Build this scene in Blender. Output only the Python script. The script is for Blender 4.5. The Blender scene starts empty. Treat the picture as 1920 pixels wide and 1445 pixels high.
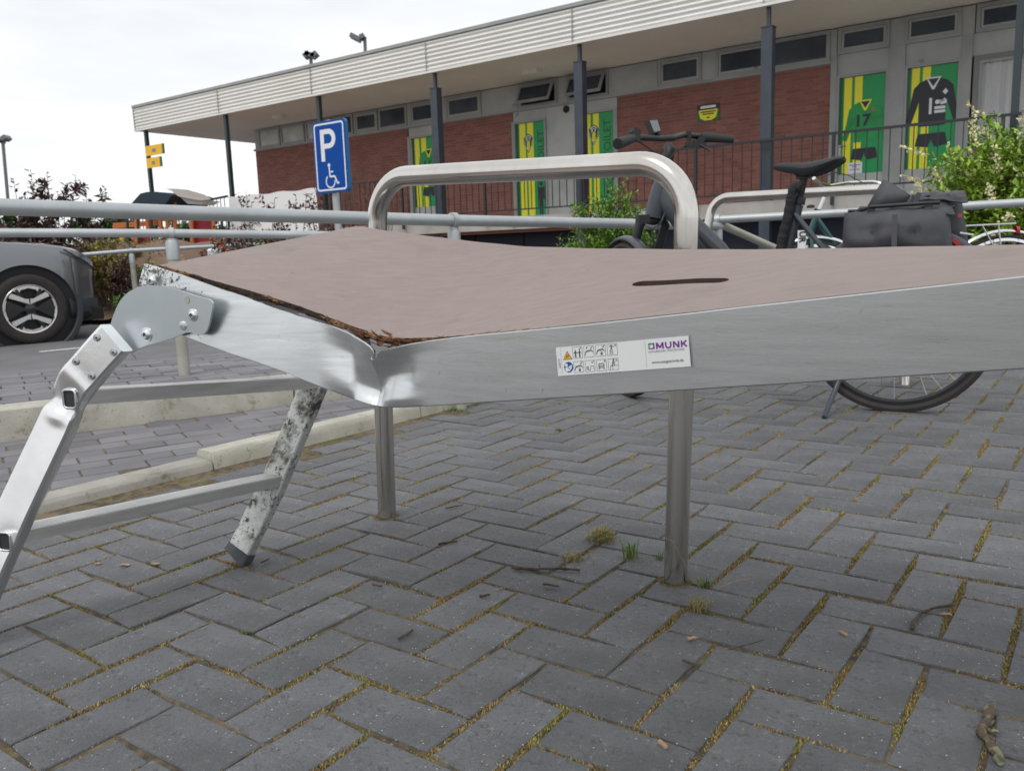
import bpy, math, random
import numpy as np
from mathutils import Vector, Matrix
random.seed(7); rng = np.random.default_rng(7)
sc = bpy.context.scene
COL = sc.collection
# ------------------------------------------------------------------ camera, sky, sun, exposure
F, PITCH, ROLL, CAMH = 1561.6, .1597, .0332, .6816      # focal length in px of a 1920 wide frame, radians, metres
cam_d = bpy.data.cameras.new("camera"); cam = bpy.data.objects.new("camera", cam_d); COL.objects.link(cam)
cam_d.sensor_width = 36; cam_d.lens = F/1920*36; cam_d.clip_start = .02; cam_d.clip_end = 2000
_R = Vector((1, 0, 0)); _F = Vector((0, math.cos(PITCH), -math.sin(PITCH))); _U = _R.cross(_F)
_r = math.cos(ROLL)*_R - math.sin(ROLL)*_U; _u = math.sin(ROLL)*_R + math.cos(ROLL)*_U
cam.matrix_world = Matrix(((_r.x, _u.x, -_F.x, 0), (_r.y, _u.y, -_F.y, 0), (_r.z, _u.z, -_F.z, CAMH), (0, 0, 0, 1)))
cam_d.dof.use_dof = True; cam_d.dof.focus_distance = 1.45; cam_d.dof.aperture_fstop = 12
sc.camera = cam
SUN_EL, SUN_AZ = math.radians(55), math.radians(215)
world = bpy.data.worlds.new("World"); sc.world = world; world.use_nodes = True
nt = world.node_tree; nt.nodes.clear()
def N(nt, t, **kw):
    n = nt.nodes.new(t)
    for k, v in kw.items():
        if k.startswith('i_'):
            key = k[2:]; key = int(key) if key.isdigit() else key.replace('_', ' ')
            n.inputs[key].default_value = v
        else: setattr(n, k, v)
    return n
sky = N(nt, 'ShaderNodeTexSky', sky_type='NISHITA', sun_disc=False, sun_elevation=SUN_EL, sun_rotation=SUN_AZ)
tc = N(nt, 'ShaderNodeTexCoord'); mp = N(nt, 'ShaderNodeMapping'); mp.inputs['Scale'].default_value = (1.2, 1.2, 5)
nz = N(nt, 'ShaderNodeTexNoise', i_Scale=1.6, i_Detail=6, i_Roughness=.55)
rp = N(nt, 'ShaderNodeValToRGB'); rp.color_ramp.elements[0].position = .36; rp.color_ramp.elements[1].position = .60
rp.color_ramp.elements[0].color = (8.7, 8.95, 9.3, 1); rp.color_ramp.elements[1].color = (10.5, 10.5, 10.5, 1)
mx = N(nt, 'ShaderNodeMixRGB', i_Fac=.93); bg = N(nt, 'ShaderNodeBackground', i_Strength=.1); wo = N(nt, 'ShaderNodeOutputWorld')
L = nt.links.new
L(tc.outputs['Generated'], mp.inputs[0]); L(mp.outputs[0], nz.inputs[0]); L(nz.outputs[0], rp.inputs[0])
L(sky.outputs[0], mx.inputs[1]); L(rp.outputs[0], mx.inputs[2]); L(mx.outputs[0], bg.inputs[0]); L(bg.outputs[0], wo.inputs[0])
sun_d = bpy.data.lights.new("sun", 'SUN'); sun = bpy.data.objects.new("sun", sun_d); COL.objects.link(sun)
sun_d.energy = 1.1; sun_d.angle = math.radians(18); sun_d.color = (1, .97, .92)
_sd = Vector((math.sin(SUN_AZ)*math.cos(SUN_EL), math.cos(SUN_AZ)*math.cos(SUN_EL), math.sin(SUN_EL)))
sun.rotation_euler = _sd.to_track_quat('Z', 'Y').to_euler(); sun.location = (0, 0, 30)
vs = sc.view_settings; vs.view_transform = 'Standard'; vs.look = 'None'; vs.gamma = 1; vs.exposure = .12; vs.use_curve_mapping = False
# ------------------------------------------------------------------ pixel helpers: a point of the place seen at (u, v)
def ray(u, v):
    U = (u-960)/F; V = -(v-722.5)/F
    x = U*math.cos(ROLL)+V*math.sin(ROLL); y = -U*math.sin(ROLL)+V*math.cos(ROLL)
    return Vector((x, math.cos(PITCH)+y*math.sin(PITCH), -math.sin(PITCH)+y*math.cos(PITCH)))
def g(u, v, z=0.):
    r = ray(u, v); return Vector((0, 0, CAMH))+r*((z-CAMH)/r.z)
def at(u, v, Y):
    r = ray(u, v); return Vector((0, 0, CAMH))+r*(Y/r.y)
def onplane(u, v, P, n):
    r = ray(u, v); c = Vector((0, 0, CAMH)); return c+r*((P-c).dot(n)/r.dot(n))
# ------------------------------------------------------------------ materials
def rgb(h):
    h = h.lstrip('#'); c = [int(h[i:i+2], 16)/255 for i in (0, 2, 4)]
    return tuple(x/12.92 if x <= .04045 else ((x+.055)/1.055)**2.4 for x in c)+(1,)
MATS = {}
def mat(name, col, rough=.6, metal=0, col2=None, nscale=20, detail=6, lo=.35, hi=.65, stretch=(1, 1, 1), bump=0, bscale=None, spec=.5,
        spots=None, var=False, coat=0, trans=0, speck=None, rvar=0):
    """principled + noise mix of two base colours, optional spots (colour, scale, threshold), specks, bump"""
    m = bpy.data.materials.new(name); m.use_nodes = True; t = m.node_tree; l = t.links.new
    b = t.nodes['Principled BSDF']; b.inputs['Roughness'].default_value = rough; b.inputs['Metallic'].default_value = metal
    b.inputs['Base Color'].default_value = col; b.inputs['Specular IOR Level'].default_value = spec
    if coat: b.inputs['Coat Weight'].default_value = coat; b.inputs['Coat Roughness'].default_value = .08
    if trans: b.inputs['Transmission Weight'].default_value = trans
    co = N(t, 'ShaderNodeTexCoord'); ma = N(t, 'ShaderNodeMapping'); ma.inputs['Scale'].default_value = stretch
    l(co.outputs['Object'], ma.inputs[0])
    nz = N(t, 'ShaderNodeTexNoise', i_Scale=nscale, i_Detail=detail, i_Roughness=.6); l(ma.outputs[0], nz.inputs[0])
    out = None
    if col2:
        mr = N(t, 'ShaderNodeMapRange'); mr.inputs[1].default_value = lo; mr.inputs[2].default_value = hi; l(nz.outputs[0], mr.inputs[0])
        mi = N(t, 'ShaderNodeMixRGB'); mi.inputs[1].default_value = col; mi.inputs[2].default_value = col2; l(mr.outputs[0], mi.inputs[0])
        out = mi.outputs[0]
    if out is None:
        rg = N(t, 'ShaderNodeRGB'); rg.outputs[0].default_value = col; out = rg.outputs[0]
    for sp in (spots or []):
        scol, ss, th, soft = sp[:4]
        n2 = N(t, 'ShaderNodeTexNoise', i_Scale=ss, i_Detail=8, i_Roughness=.7)
        m2 = N(t, 'ShaderNodeMapping'); m2.inputs['Location'].default_value = (ss, ss*.3, 1.7); m2.inputs['Scale'].default_value = sp[4] if len(sp) > 4 else (1, 1, 1)
        l(co.outputs['Object'], m2.inputs[0]); l(m2.outputs[0], n2.inputs[0])
        mr = N(t, 'ShaderNodeMapRange'); mr.inputs[1].default_value = th; mr.inputs[2].default_value = th+soft; l(n2.outputs[0], mr.inputs[0])
        mi = N(t, 'ShaderNodeMixRGB'); mi.inputs[2].default_value = scol; l(mr.outputs[0], mi.inputs[0]); l(out, mi.inputs[1]); out = mi.outputs[0]
    if speck:
        scol, ss, th = speck
        vo = N(t, 'ShaderNodeTexVoronoi', i_Scale=ss); l(co.outputs['Object'], vo.inputs[0])
        mr = N(t, 'ShaderNodeMapRange'); mr.inputs[1].default_value = th; mr.inputs[2].default_value = th*.6; l(vo.outputs[0], mr.inputs[0])
        mi = N(t, 'ShaderNodeMixRGB'); mi.inputs[2].default_value = scol; l(mr.outputs[0], mi.inputs[0]); l(out, mi.inputs[1]); out = mi.outputs[0]
    if var:
        at_ = N(t, 'ShaderNodeAttribute', attribute_name='var'); mr = N(t, 'ShaderNodeMapRange')
        mr.inputs[3].default_value = 1-var; mr.inputs[4].default_value = 1+var; l(at_.outputs['Fac'], mr.inputs[0])
        mi = N(t, 'ShaderNodeMixRGB', blend_type='MULTIPLY', i_Fac=1.); l(out, mi.inputs[1]); l(mr.outputs[0], mi.inputs[2]); out = mi.outputs[0]
    l(out, b.inputs['Base Color'])
    if rvar:
        mr = N(t, 'ShaderNodeMapRange'); mr.inputs[1].default_value = .3; mr.inputs[2].default_value = .7
        mr.inputs[3].default_value = rough-rvar; mr.inputs[4].default_value = rough+rvar; l(nz.outputs[0], mr.inputs[0]); l(mr.outputs[0], b.inputs['Roughness'])
    if bump:
        nb = N(t, 'ShaderNodeTexNoise', i_Scale=bscale or nscale*4, i_Detail=6, i_Roughness=.65); l(ma.outputs[0], nb.inputs[0])
        bm = N(t, 'ShaderNodeBump', i_Strength=bump, i_Distance=.004); l(nb.outputs[0], bm.inputs['Height']); l(bm.outputs[0], b.inputs['Normal'])
    MATS[name] = m; return m
# ------------------------------------------------------------------ mesh building
class MB:
    def __init__(s): s.v = []; s.f = []; s.a = []
    def add(s, vs, fs, a=None):
        o = len(s.v); s.v += [tuple(p) for p in vs]; s.f += [tuple(i+o for i in f) for f in fs]
        s.a += [a if a is not None else .5]*len(vs); return s
    def box(s, c, size, ax=None, a=None):
        ax = ax or (Vector((1, 0, 0)), Vector((0, 1, 0)), Vector((0, 0, 1))); c = Vector(c)
        V = [c+ax[0]*(i*size[0]/2)+ax[1]*(j*size[1]/2)+ax[2]*(k*size[2]/2) for k in (-1, 1) for j in (-1, 1) for i in (-1, 1)]
        return s.add(V, [(0, 2, 3, 1), (4, 5, 7, 6), (0, 1, 5, 4), (2, 6, 7, 3), (0, 4, 6, 2), (1, 3, 7, 5)], a)
    def span(s, x0, x1, y0, y1, z0, z1, a=None): return s.box(((x0+x1)/2, (y0+y1)/2, (z0+z1)/2), (x1-x0, y1-y0, z1-z0), a=a)
    def bar(s, p, q, w, h, up=(0, 0, 1)):
        p = Vector(p); q = Vector(q); d = (q-p); x = d.normalized(); y = Vector(up).cross(x).normalized(); z = x.cross(y)
        return s.box((p+q)/2, (d.length, w, h), (x, y, z))
    def tube(s, pts, r, n=12, closed=False, caps=True, flat=1.0, upv=None):
        pts = [Vector(p) for p in pts]; m = len(pts); rs = r if isinstance(r, (list, tuple)) else [r]*m
        o = len(s.v); prev = None
        for i, p in enumerate(pts):
            a = pts[i-1] if (i > 0 or closed) else p; b = pts[(i+1) % m] if (i < m-1 or closed) else p
            d = (b-a).normalized()
            if prev is None: u = d.orthogonal().normalized() if upv is None else (Vector(upv)-d*Vector(upv).dot(d)).normalized()
            else: u = (prev-d*prev.dot(d)).normalized()
            prev = u; w = d.cross(u)
            for k in range(n):
                t = 2*math.pi*k/n; q = p+(u*math.cos(t)+w*math.sin(t)*flat)*rs[i]; s.v.append(tuple(q)); s.a.append(.5)
        for i in range(m if closed else m-1):
            for k in range(n):
                A = o+i*n+k; B = o+i*n+(k+1) % n; Cc = o+((i+1) % m)*n+(k+1) % n; D = o+((i+1) % m)*n+k; s.f.append((A, B, Cc, D))
        if caps and not closed:
            s.f.append(tuple(o+k for k in range(n))[::-1]); s.f.append(tuple(o+(m-1)*n+k for k in range(n)))
        return s
    def prism(s, poly, d, a=None):
        """planar polygon of points, thickness vector d"""
        d = Vector(d); n = len(poly); V = [Vector(p) for p in poly]+[Vector(p)+d for p in poly]
        return s.add(V, [tuple(range(n)), tuple(range(n, 2*n))[::-1]]+[(i, i+n, (i+1) % n+n, (i+1) % n) for i in range(n)], a)
    def lathe(s, c, axis, prof, n=32, ang=(0, 2*math.pi), ref=None):
        """prof = [(along axis, radius)]"""
        c = Vector(c); ax = Vector(axis).normalized(); u = Vector(ref).normalized() if ref else ax.orthogonal().normalized(); w = ax.cross(u)
        full = abs(ang[1]-ang[0]-2*math.pi) < 1e-6; k = n if full else n+1; o = len(s.v)
        for (h, r) in prof:
            for i in range(k):
                t = ang[0]+(ang[1]-ang[0])*i/n; s.v.append(tuple(c+ax*h+(u*math.cos(t)+w*math.sin(t))*r)); s.a.append(.5)
        for j in range(len(prof)-1):
            for i in range(n):
                i2 = (i+1) % k; s.f.append((o+j*k+i, o+j*k+i2, o+(j+1)*k+i2, o+(j+1)*k+i))
        return s
    def grid(s, P):
        m = len(P); n = len(P[0]); o = len(s.v)
        for row in P:
            for p in row: s.v.append(tuple(p)); s.a.append(.5)
        for i in range(m-1):
            for j in range(n-1): s.f.append((o+i*n+j, o+i*n+j+1, o+(i+1)*n+j+1, o+(i+1)*n+j))
        return s
    def disc(s, c, axis, r, n=20):
        ax = Vector(axis).normalized(); u = ax.orthogonal().normalized(); w = ax.cross(u)
        return s.add([Vector(c)+(u*math.cos(2*math.pi*i/n)+w*math.sin(2*math.pi*i/n))*r for i in range(n)], [tuple(range(n))])
def make(name, mb, m, parent=None, world=True, smooth=0, recalc=True, two=None):
    me = bpy.data.meshes.new(name)
    V = mb.v
    if parent is not None and world:
        inv = wm(parent).inverted(); V = [tuple(inv @ Vector(p)) for p in V]
    me.from_pydata(V, [], mb.f)
    at_ = me.attributes.new('var', 'FLOAT', 'POINT'); at_.data.foreach_set('value', mb.a)
    me.materials.append(MATS[m] if isinstance(m, str) else m)
    if recalc and len(mb.f) < 60000:
        import bmesh
        bm = bmesh.new(); bm.from_mesh(me); bmesh.ops.recalc_face_normals(bm, faces=bm.faces); bm.to_mesh(me); bm.free()
    if smooth:
        me.polygons.foreach_set('use_smooth', [True]*len(me.polygons)); me.set_sharp_from_angle(angle=math.radians(smooth))
    o = bpy.data.objects.new(name, me); COL.objects.link(o)
    if parent is not None: o.parent = parent
    return o
def wm(o):
    M = o.matrix_basis.copy()
    return wm(o.parent) @ M if o.parent else M
def tag(o, label=None, cat=None, group=None, kind=None):
    if label: o['label'] = label
    if cat: o['category'] = cat
    if group: o['group'] = group
    if kind: o['kind'] = kind
    return o
def empty(name, loc, rz=0, label=None, cat=None, group=None):
    o = bpy.data.objects.new(name, None); COL.objects.link(o); o.location = loc; o.rotation_euler = (0, 0, rz); o.empty_display_size = .1
    return tag(o, label, cat, group)
def fillet(pts, r, n=8, closed=False):
    out = []; pts = [Vector(p) for p in pts]; m = len(pts)
    for i, p in enumerate(pts):
        if not closed and i in (0, m-1): out.append(p); continue
        a = (pts[i-1]-p); b = (pts[(i+1) % m]-p); th = a.angle(b); R = r[i] if isinstance(r, (list, tuple)) else r
        if R <= 0: out.append(p); continue
        t = min(R/math.tan(th/2), a.length*.49, b.length*.49); R = t*math.tan(th/2); A = p+a.normalized()*t; B = p+b.normalized()*t
        bis = (a.normalized()+b.normalized()).normalized(); c = p+bis*(R/math.sin(th/2)); va = A-c; vb = B-c; om = va.angle(vb)
        for k in range(n+1):
            s_ = k/n; out.append(c+(va*math.sin((1-s_)*om)+vb*math.sin(s_*om))/math.sin(om))
    return out
def text(name, body, size, m, parent, M, offset=0.0, ext=.0006, align='CENTER'):
    cu = bpy.data.curves.new(name, 'FONT'); cu.body = body; cu.size = size; cu.extrude = ext; cu.offset = offset; cu.align_x = align; cu.align_y = 'CENTER'; cu.resolution_u = 3
    t = bpy.data.objects.new(name, cu); COL.objects.link(t); dg = bpy.context.evaluated_depsgraph_get(); me = bpy.data.meshes.new_from_object(t.evaluated_get(dg))
    bpy.data.objects.remove(t); me.materials.clear(); me.materials.append(MATS[m])
    o = bpy.data.objects.new(name, me); COL.objects.link(o); o.parent = parent
    o.matrix_basis = wm(parent).inverted() @ M if parent else M
    return o
def frame(o, x, y, z=None):
    x = Vector(x).normalized(); y = Vector(y); y = (y-x*y.dot(x)).normalized(); z = x.cross(y)
    return Matrix(((x.x, y.x, z.x, o[0]), (x.y, y.y, z.y, o[1]), (x.z, y.z, z.z, o[2]), (0, 0, 0, 1)))
def lerp(a, b, t): return a+(b-a)*t
def fan(mb, poly2, M, z=0., th=.0):
    """flat 2D polygon placed by frame M, optional thickness"""
    P = [M @ Vector((x, y, z)) for x, y in poly2]
    if th: mb.prism(P, (M.to_3x3() @ Vector((0, 0, -th))))
    else: mb.add(P, [tuple(range(len(P)))])
def circle2(cx, cy, r, n=20, a0=0, a1=2*math.pi): return [(cx+r*math.cos(a0+(a1-a0)*i/n), cy+r*math.sin(a0+(a1-a0)*i/n)) for i in range(n if abs(a1-a0-2*math.pi) < 1e-6 else n+1)]

# materials
mat('paver', (.150, .156, .167, 1), .60, col2=(.108, .113, .123, 1), nscale=10, lo=.3, hi=.7, bump=1, bscale=200, var=.15, spec=.55,
    spots=[((.21, .215, .22, 1), 60, .55, .12), ((.075, .078, .083, 1), 95, .55, .10), ((.022, .022, .024, 1), 170, .62, .03), ((.16, .14, .10, 1), 4.5, .60, .14), ((.40, .40, .39, 1), 220, .65, .03), ((.080, .083, .088, 1), 2.6, .50, .16), ((.32, .32, .31, 1), 14, .69, .03), ((.19, .16, .11, 1), 9, .68, .06)], speck=((.62, .62, .60, 1), 60, .085))
mat('far_paver', (.20, .195, .21, 1), .85, col2=(.155, .15, .165, 1), nscale=4, bump=.3, bscale=200, var=.2, spots=[((.2, .175, .14, 1), 2.2, .62, .12)])
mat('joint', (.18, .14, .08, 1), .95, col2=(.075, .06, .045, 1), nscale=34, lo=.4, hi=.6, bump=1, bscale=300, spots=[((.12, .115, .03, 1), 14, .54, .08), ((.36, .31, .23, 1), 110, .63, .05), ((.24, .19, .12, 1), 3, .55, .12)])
mat('moss', (.33, .245, .10, 1), .95, col2=(.28, .27, .07, 1), nscale=7, lo=.50, hi=.60, var=.6, spots=[((.40, .33, .22, 1), 11, .58, .1)])
mat('grass', (.09, .16, .03, 1), .7, col2=(.13, .19, .05, 1), nscale=40, var=.3)
mat('dry_grass', (.26, .27, .09, 1), .8, col2=(.34, .24, .10, 1), nscale=40, var=.3)
mat('asphalt', (.17, .17, .18, 1), .85, col2=(.135, .135, .145, 1), nscale=3, bump=.5, bscale=150)
mat('soil', (.22, .145, .10, 1), .95, col2=(.13, .085, .06, 1), nscale=3, lo=.3, hi=.7, bump=1, bscale=40, spots=[((.07, .09, .03, 1), 1.1, .6, .06)])
mat('concrete', (.42, .40, .36, 1), .85, col2=(.30, .285, .25, 1), nscale=5, bump=.5, bscale=120, spots=[((.13, .12, .07, 1), 9, .56, .12), ((.10, .10, .09, 1), 90, .64, .05)])
mat('kerb_concrete', (.54, .52, .45, 1), .85, col2=(.42, .40, .34, 1), nscale=7, bump=.7, bscale=150, spots=[((.24, .22, .15, 1), 7, .57, .12), ((.12, .12, .10, 1), 90, .62, .05), ((.30, .27, .2, 1), 30, .6, .08)])
mat('line_paint', (.75, .75, .74, 1), .6, col2=(.5, .5, .5, 1), nscale=40, lo=.5, hi=.8)
mat('alu', (.80, .81, .82, 1), .36, 1, col2=(.70, .71, .72, 1), nscale=9, stretch=(1, 1, 14), lo=.3, hi=.75, bump=.05, bscale=60, rvar=.07,
    spots=[((.20, .19, .18, 1), 55, .735, .02, (1, 1, 1.2)), ((.45, .44, .42, 1), 7, .66, .2, (.6, 1, 8))])
def masked_mould(m, x0, x1):
    t = m.node_tree; l = t.links.new; b = t.nodes['Principled BSDF']; src = b.inputs['Base Color'].links[0].from_socket
    co = N(t, 'ShaderNodeTexCoord'); sp_ = N(t, 'ShaderNodeSeparateXYZ'); l(co.outputs['Object'], sp_.inputs[0])
    gr_ = N(t, 'ShaderNodeMapRange'); gr_.inputs[1].default_value = x0; gr_.inputs[2].default_value = x1; gr_.inputs[3].default_value = .17; gr_.inputs[4].default_value = 0; l(sp_.outputs[0], gr_.inputs[0])
    fac = None
    for s_, th in ((70, .66), (190, .70), (22, .70)):
        nz_ = N(t, 'ShaderNodeTexNoise', i_Scale=s_, i_Detail=6, i_Roughness=.65); l(co.outputs['Object'], nz_.inputs[0]); ad = N(t, 'ShaderNodeMath', operation='ADD'); l(nz_.outputs[0], ad.inputs[0]); l(gr_.outputs[0], ad.inputs[1])
        mr = N(t, 'ShaderNodeMapRange'); mr.inputs[1].default_value = th; mr.inputs[2].default_value = th+.05; l(ad.outputs[0], mr.inputs[0])
        if fac is None: fac = mr.outputs[0]
        else: mxx = N(t, 'ShaderNodeMath', operation='MAXIMUM'); l(fac, mxx.inputs[0]); l(mr.outputs[0], mxx.inputs[1]); fac = mxx.outputs[0]
    g2 = N(t, 'ShaderNodeMath', operation='MULTIPLY'); g2.inputs[1].default_value = 1; l(fac, g2.inputs[0])
    gm = N(t, 'ShaderNodeMath', operation='GREATER_THAN'); gm.inputs[1].default_value = .001; l(gr_.outputs[0], gm.inputs[0]); l(gm.outputs[0], g2.inputs[1])
    mi = N(t, 'ShaderNodeMixRGB'); mi.inputs[2].default_value = (.075, .07, .045, 1); l(g2.outputs[0], mi.inputs[0]); l(src, mi.inputs[1]); l(mi.outputs[0], b.inputs['Base Color'])
    iv = N(t, 'ShaderNodeMath', operation='SUBTRACT'); iv.inputs[0].default_value = 1; l(g2.outputs[0], iv.inputs[1]); l(iv.outputs[0], b.inputs['Metallic'])
masked_mould(mat('alu_rail', (.72, .745, .755, 1), .33, 1, col2=(.60, .62, .635, 1), nscale=9, stretch=(1, 1, 14), lo=.3, hi=.75, bump=.05, bscale=60, rvar=.07,
    spots=[((.16, .15, .14, 1), 55, .70, .02, (1, 1, 1.2)), ((.45, .44, .42, 1), 7, .66, .2, (.6, 1, 8))]), -.70, -.52)
mat('alu_mould', (.66, .67, .66, 1), .5, .6, col2=(.58, .60, .58, 1), nscale=12, bump=.15, bscale=200,
    spots=[((.30, .30, .26, 1), 8, .48, .2), ((.10, .10, .07, 1), 14, .52, .09), ((.06, .062, .045, 1), 48, .57, .06), ((.035, .035, .028, 1), 130, .60, .04), ((.40, .40, .38, 1), 30, .56, .2)])
mat('alu_clean', (.84, .845, .85, 1), .3, 1, col2=(.76, .765, .77, 1), nscale=10, bump=.06, bscale=40, rvar=.06, spots=[((.4, .4, .4, 1), 60, .72, .03)])
mat('alu_rung_shaded', (.56, .56, .55, 1), .38, .95, col2=(.46, .46, .45, 1), nscale=9, stretch=(1, 1, 6), bump=.05, bscale=60, spots=[((.2, .19, .17, 1), 60, .68, .04)])  # same aluminium as the rung tops, darkened for the shaded front faces
mat('alu_rung_lit', (.78, .785, .78, 1), .45, .5, col2=(.62, .62, .61, 1), nscale=12, bump=.1, bscale=80, spots=[((.25, .24, .2, 1), 70, .68, .04)])  # same aluminium, paler and less metallic: skylight on rung tops painted in
mat('galv', (.60, .65, .68, 1), .42, .9, col2=(.52, .57, .60, 1), nscale=5, lo=.3, hi=.7, bump=.04, bscale=30, rvar=.05)
mat('bolt', (.72, .74, .76, 1), .25, 1, bump=.1, bscale=200)
mat('rivet', (.45, .47, .5, 1), .3, 1)
mat('hex_hole', (.03, .03, .035, 1), .5)
mat('stainless', (.66, .635, .60, 1), .17, 1, col2=(.56, .53, .49, 1), nscale=7, stretch=(1, 1, .3), bump=.03, bscale=30, rvar=.06, spots=[((.3, .26, .22, 1), 60, .76, .02)])
mat('galv_pipe', (.50, .53, .545, 1), .5, .55, col2=(.42, .45, .46, 1), nscale=6, bump=.1, bscale=60, spots=[((.4, .36, .26, 1), 12, .64, .1)])
mat('galv_post', (.46, .46, .41, 1), .6, .3, col2=(.38, .37, .31, 1), nscale=6, bump=.1, bscale=60, spots=[((.3, .26, .16, 1), 12, .6, .1)])
mat('ply', (.298, .238, .220, 1), .62, col2=(.255, .200, .185, 1), nscale=22, lo=.3, hi=.7, stretch=(1, 3.2, 1), bump=.5, bscale=210,
    spots=[((.33, .265, .245, 1), 26, .60, .14, (1, 3, 1)), ((.18, .135, .12, 1), 60, .67, .03), ((.23, .18, .165, 1), 5, .55, .15), ((.14, .105, .095, 1), 24, .70, .02, (1, 6, 1)), ((.45, .38, .35, 1), 90, .70, .02)])
mat('ply_edge', (.045, .03, .026, 1), .9, col2=(.085, .05, .035, 1), nscale=30, stretch=(1, 1, 12), bump=1, bscale=120)
mat('raw_wood', (.42, .24, .11, 1), .9, col2=(.14, .06, .03, 1), nscale=60, lo=.4, hi=.6, bump=1, bscale=150)
mat('rust_wood', (.17, .06, .025, 1), .9, col2=(.07, .03, .02, 1), nscale=50, bump=1)
mat('white_plastic', (.30, .28, .26, 1), .5)
mat('rubber', (.05, .055, .065, 1), .75, col2=(.08, .085, .09, 1), nscale=20, bump=.4, bscale=150)
mat('sticker', (.70, .71, .71, 1), .35, spec=.5)
mat('print_black', (.02, .02, .022, 1), .5)
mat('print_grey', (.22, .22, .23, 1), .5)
mat('print_purple', (.17, .02, .26, 1), .5)
mat('print_green', (.03, .26, .05, 1), .5)
mat('print_orange', (.75, .38, .02, 1), .5)
mat('print_blue', (.0, .08, .30, 1), .5)
mat('sign_blue', (.001, .066, .33, 1), .55, spec=.15)
mat('sign_edge', (.012, .13, .34, 1), .4)
mat('sign_white', (.76, .77, .80, 1), .4)
mat('brick', (.285, .118, .095, 1), .85, col2=(.235, .095, .078, 1), nscale=1.4, var=.18, bump=.4, bscale=60)
mat('mortar', (.30, .21, .17, 1), .95, bump=.4, bscale=60)
mat('fascia', (.82, .81, .78, 1), .45, col2=(.74, .73, .69, 1), nscale=.8, lo=.3, hi=.8)
mat('soffit', (.88, .83, .75, 1), .8, col2=(.82, .76, .68, 1), nscale=.7)
mat('frame_grey', (.36, .375, .37, 1), .6, col2=(.30, .31, .31, 1), nscale=2, spots=[((.2, .2, .195, 1), 2.5, .62, .1)])
mat('panel_grey', (.46, .475, .465, 1), .65, col2=(.38, .39, .385, 1), nscale=1.6, lo=.4, hi=.65, spots=[((.24, .24, .235, 1), 2.1, .63, .05)])
mat('frame_dark', (.20, .205, .205, 1), .6)
mat('glass_dark', (.025, .04, .06, 1), .08, col2=(.07, .09, .115, 1), nscale=1.2, spec=.6)  # slight blue reflection painted into the base colour
mat('glass_pale', (.62, .66, .62, 1), .15, col2=(.42, .47, .45, 1), nscale=.9, lo=.45, hi=.6)  # whitish reflections painted into the pane colour
mat('curtain', (.62, .63, .64, 1), .9, col2=(.45, .46, .48, 1), nscale=9, stretch=(1, 1, .05))
mat('steel_dark', (.035, .045, .065, 1), .45, bump=.05, col2=(.05, .06, .08, 1), nscale=3)
mat('steel_thin', (.03, .045, .05, 1), .5)
mat('rail_black', (.018, .022, .028, 1), .5)
mat('door_green', (.0, .30, .075, 1), .4, col2=(.004, .34, .10, 1), nscale=1)
mat('door_dark_green', (.0, .12, .02, 1), .4)
mat('door_yellow', (.88, .80, .012, 1), .4)
mat('jersey_green', (.012, .36, .085, 1), .5, col2=(.01, .24, .055, 1), nscale=4)
mat('jersey_black', (.022, .024, .034, 1), .5)
mat('banner', (.80, .80, .80, 1), .6)
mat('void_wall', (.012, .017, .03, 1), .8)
mat('terrace', (.46, .44, .41, 1), .85, col2=(.36, .34, .31, 1), nscale=2, bump=.3, bscale=60, spots=[((.10, .09, .06, 1), 3, .6, .1)])
mat('beam_red', (.10, .025, .015, 1), .7)
mat('roof_top', (.12, .12, .12, 1), .9)
mat('lamp_white', (.8, .8, .78, 1), .5)
mat('car_paint', (.19, .20, .215, 1), .34, .75, coat=1)
mat('car_clad', (.035, .04, .047, 1), .55, bump=.1, bscale=300)
mat('car_dark', (.008, .008, .01, 1), .7)
mat('tyre', (.028, .024, .024, 1), .85, col2=(.04, .034, .032, 1), nscale=12, bump=.2, bscale=80)
mat('rim_silver', (.75, .74, .72, 1), .3, 1)
mat('rim_black', (.01, .012, .016, 1), .35, coat=.4)
mat('lamp_glass', (.72, .75, .78, 1), .1, .4, col2=(.15, .16, .18, 1), nscale=9, coat=1)
mat('car_glass', (.01, .012, .015, 1), .05, spec=.8)
mat('bike_frame', (.055, .066, .080, 1), .45, .2, coat=.15)
mat('bike_black', (.010, .011, .013, 1), .5)
mat('bike_grip', (.022, .025, .028, 1), .75, bump=.3, bscale=200)
mat('fabric', (.046, .047, .055, 1), .62, col2=(.062, .063, .073, 1), nscale=12, bump=.35, bscale=260)
mat('fabric_strap', (.07, .08, .085, 1), .6)
mat('chain_cover', (.016, .017, .020, 1), .85, bump=.5, bscale=60)
mat('chrome', (.8, .8, .8, 1), .15, 1)
mat('spoke', (.5, .5, .5, 1), .3, 1)
mat('teal', (.012, .075, .075, 1), .35, coat=.4)
mat('red_lens', (.45, .01, .015, 1), .2, coat=.5)
mat('screen', (.16, .17, .19, 1), .2)
mat('white_paint', (.75, .75, .75, 1), .4)
mat('bark', (.08, .055, .035, 1), .9, col2=(.13, .10, .07, 1), nscale=40, bump=.6)
mat('twig', (.12, .085, .06, 1), .9, col2=(.045, .03, .025, 1), nscale=70, bump=.8, bscale=200)
mat('lichen_twig', (.11, .08, .055, 1), .95, col2=(.22, .23, .15, 1), nscale=55, lo=.46, hi=.56, bump=1, bscale=90, spots=[((.03, .022, .018, 1), 80, .6, .05)])
mat('dead_leaf', (.30, .18, .10, 1), .85, col2=(.42, .30, .20, 1), nscale=50)
mat('leaf_green', (.09, .21, .025, 1), .5, var=.55, col2=(.17, .30, .03, 1), nscale=3)
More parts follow.
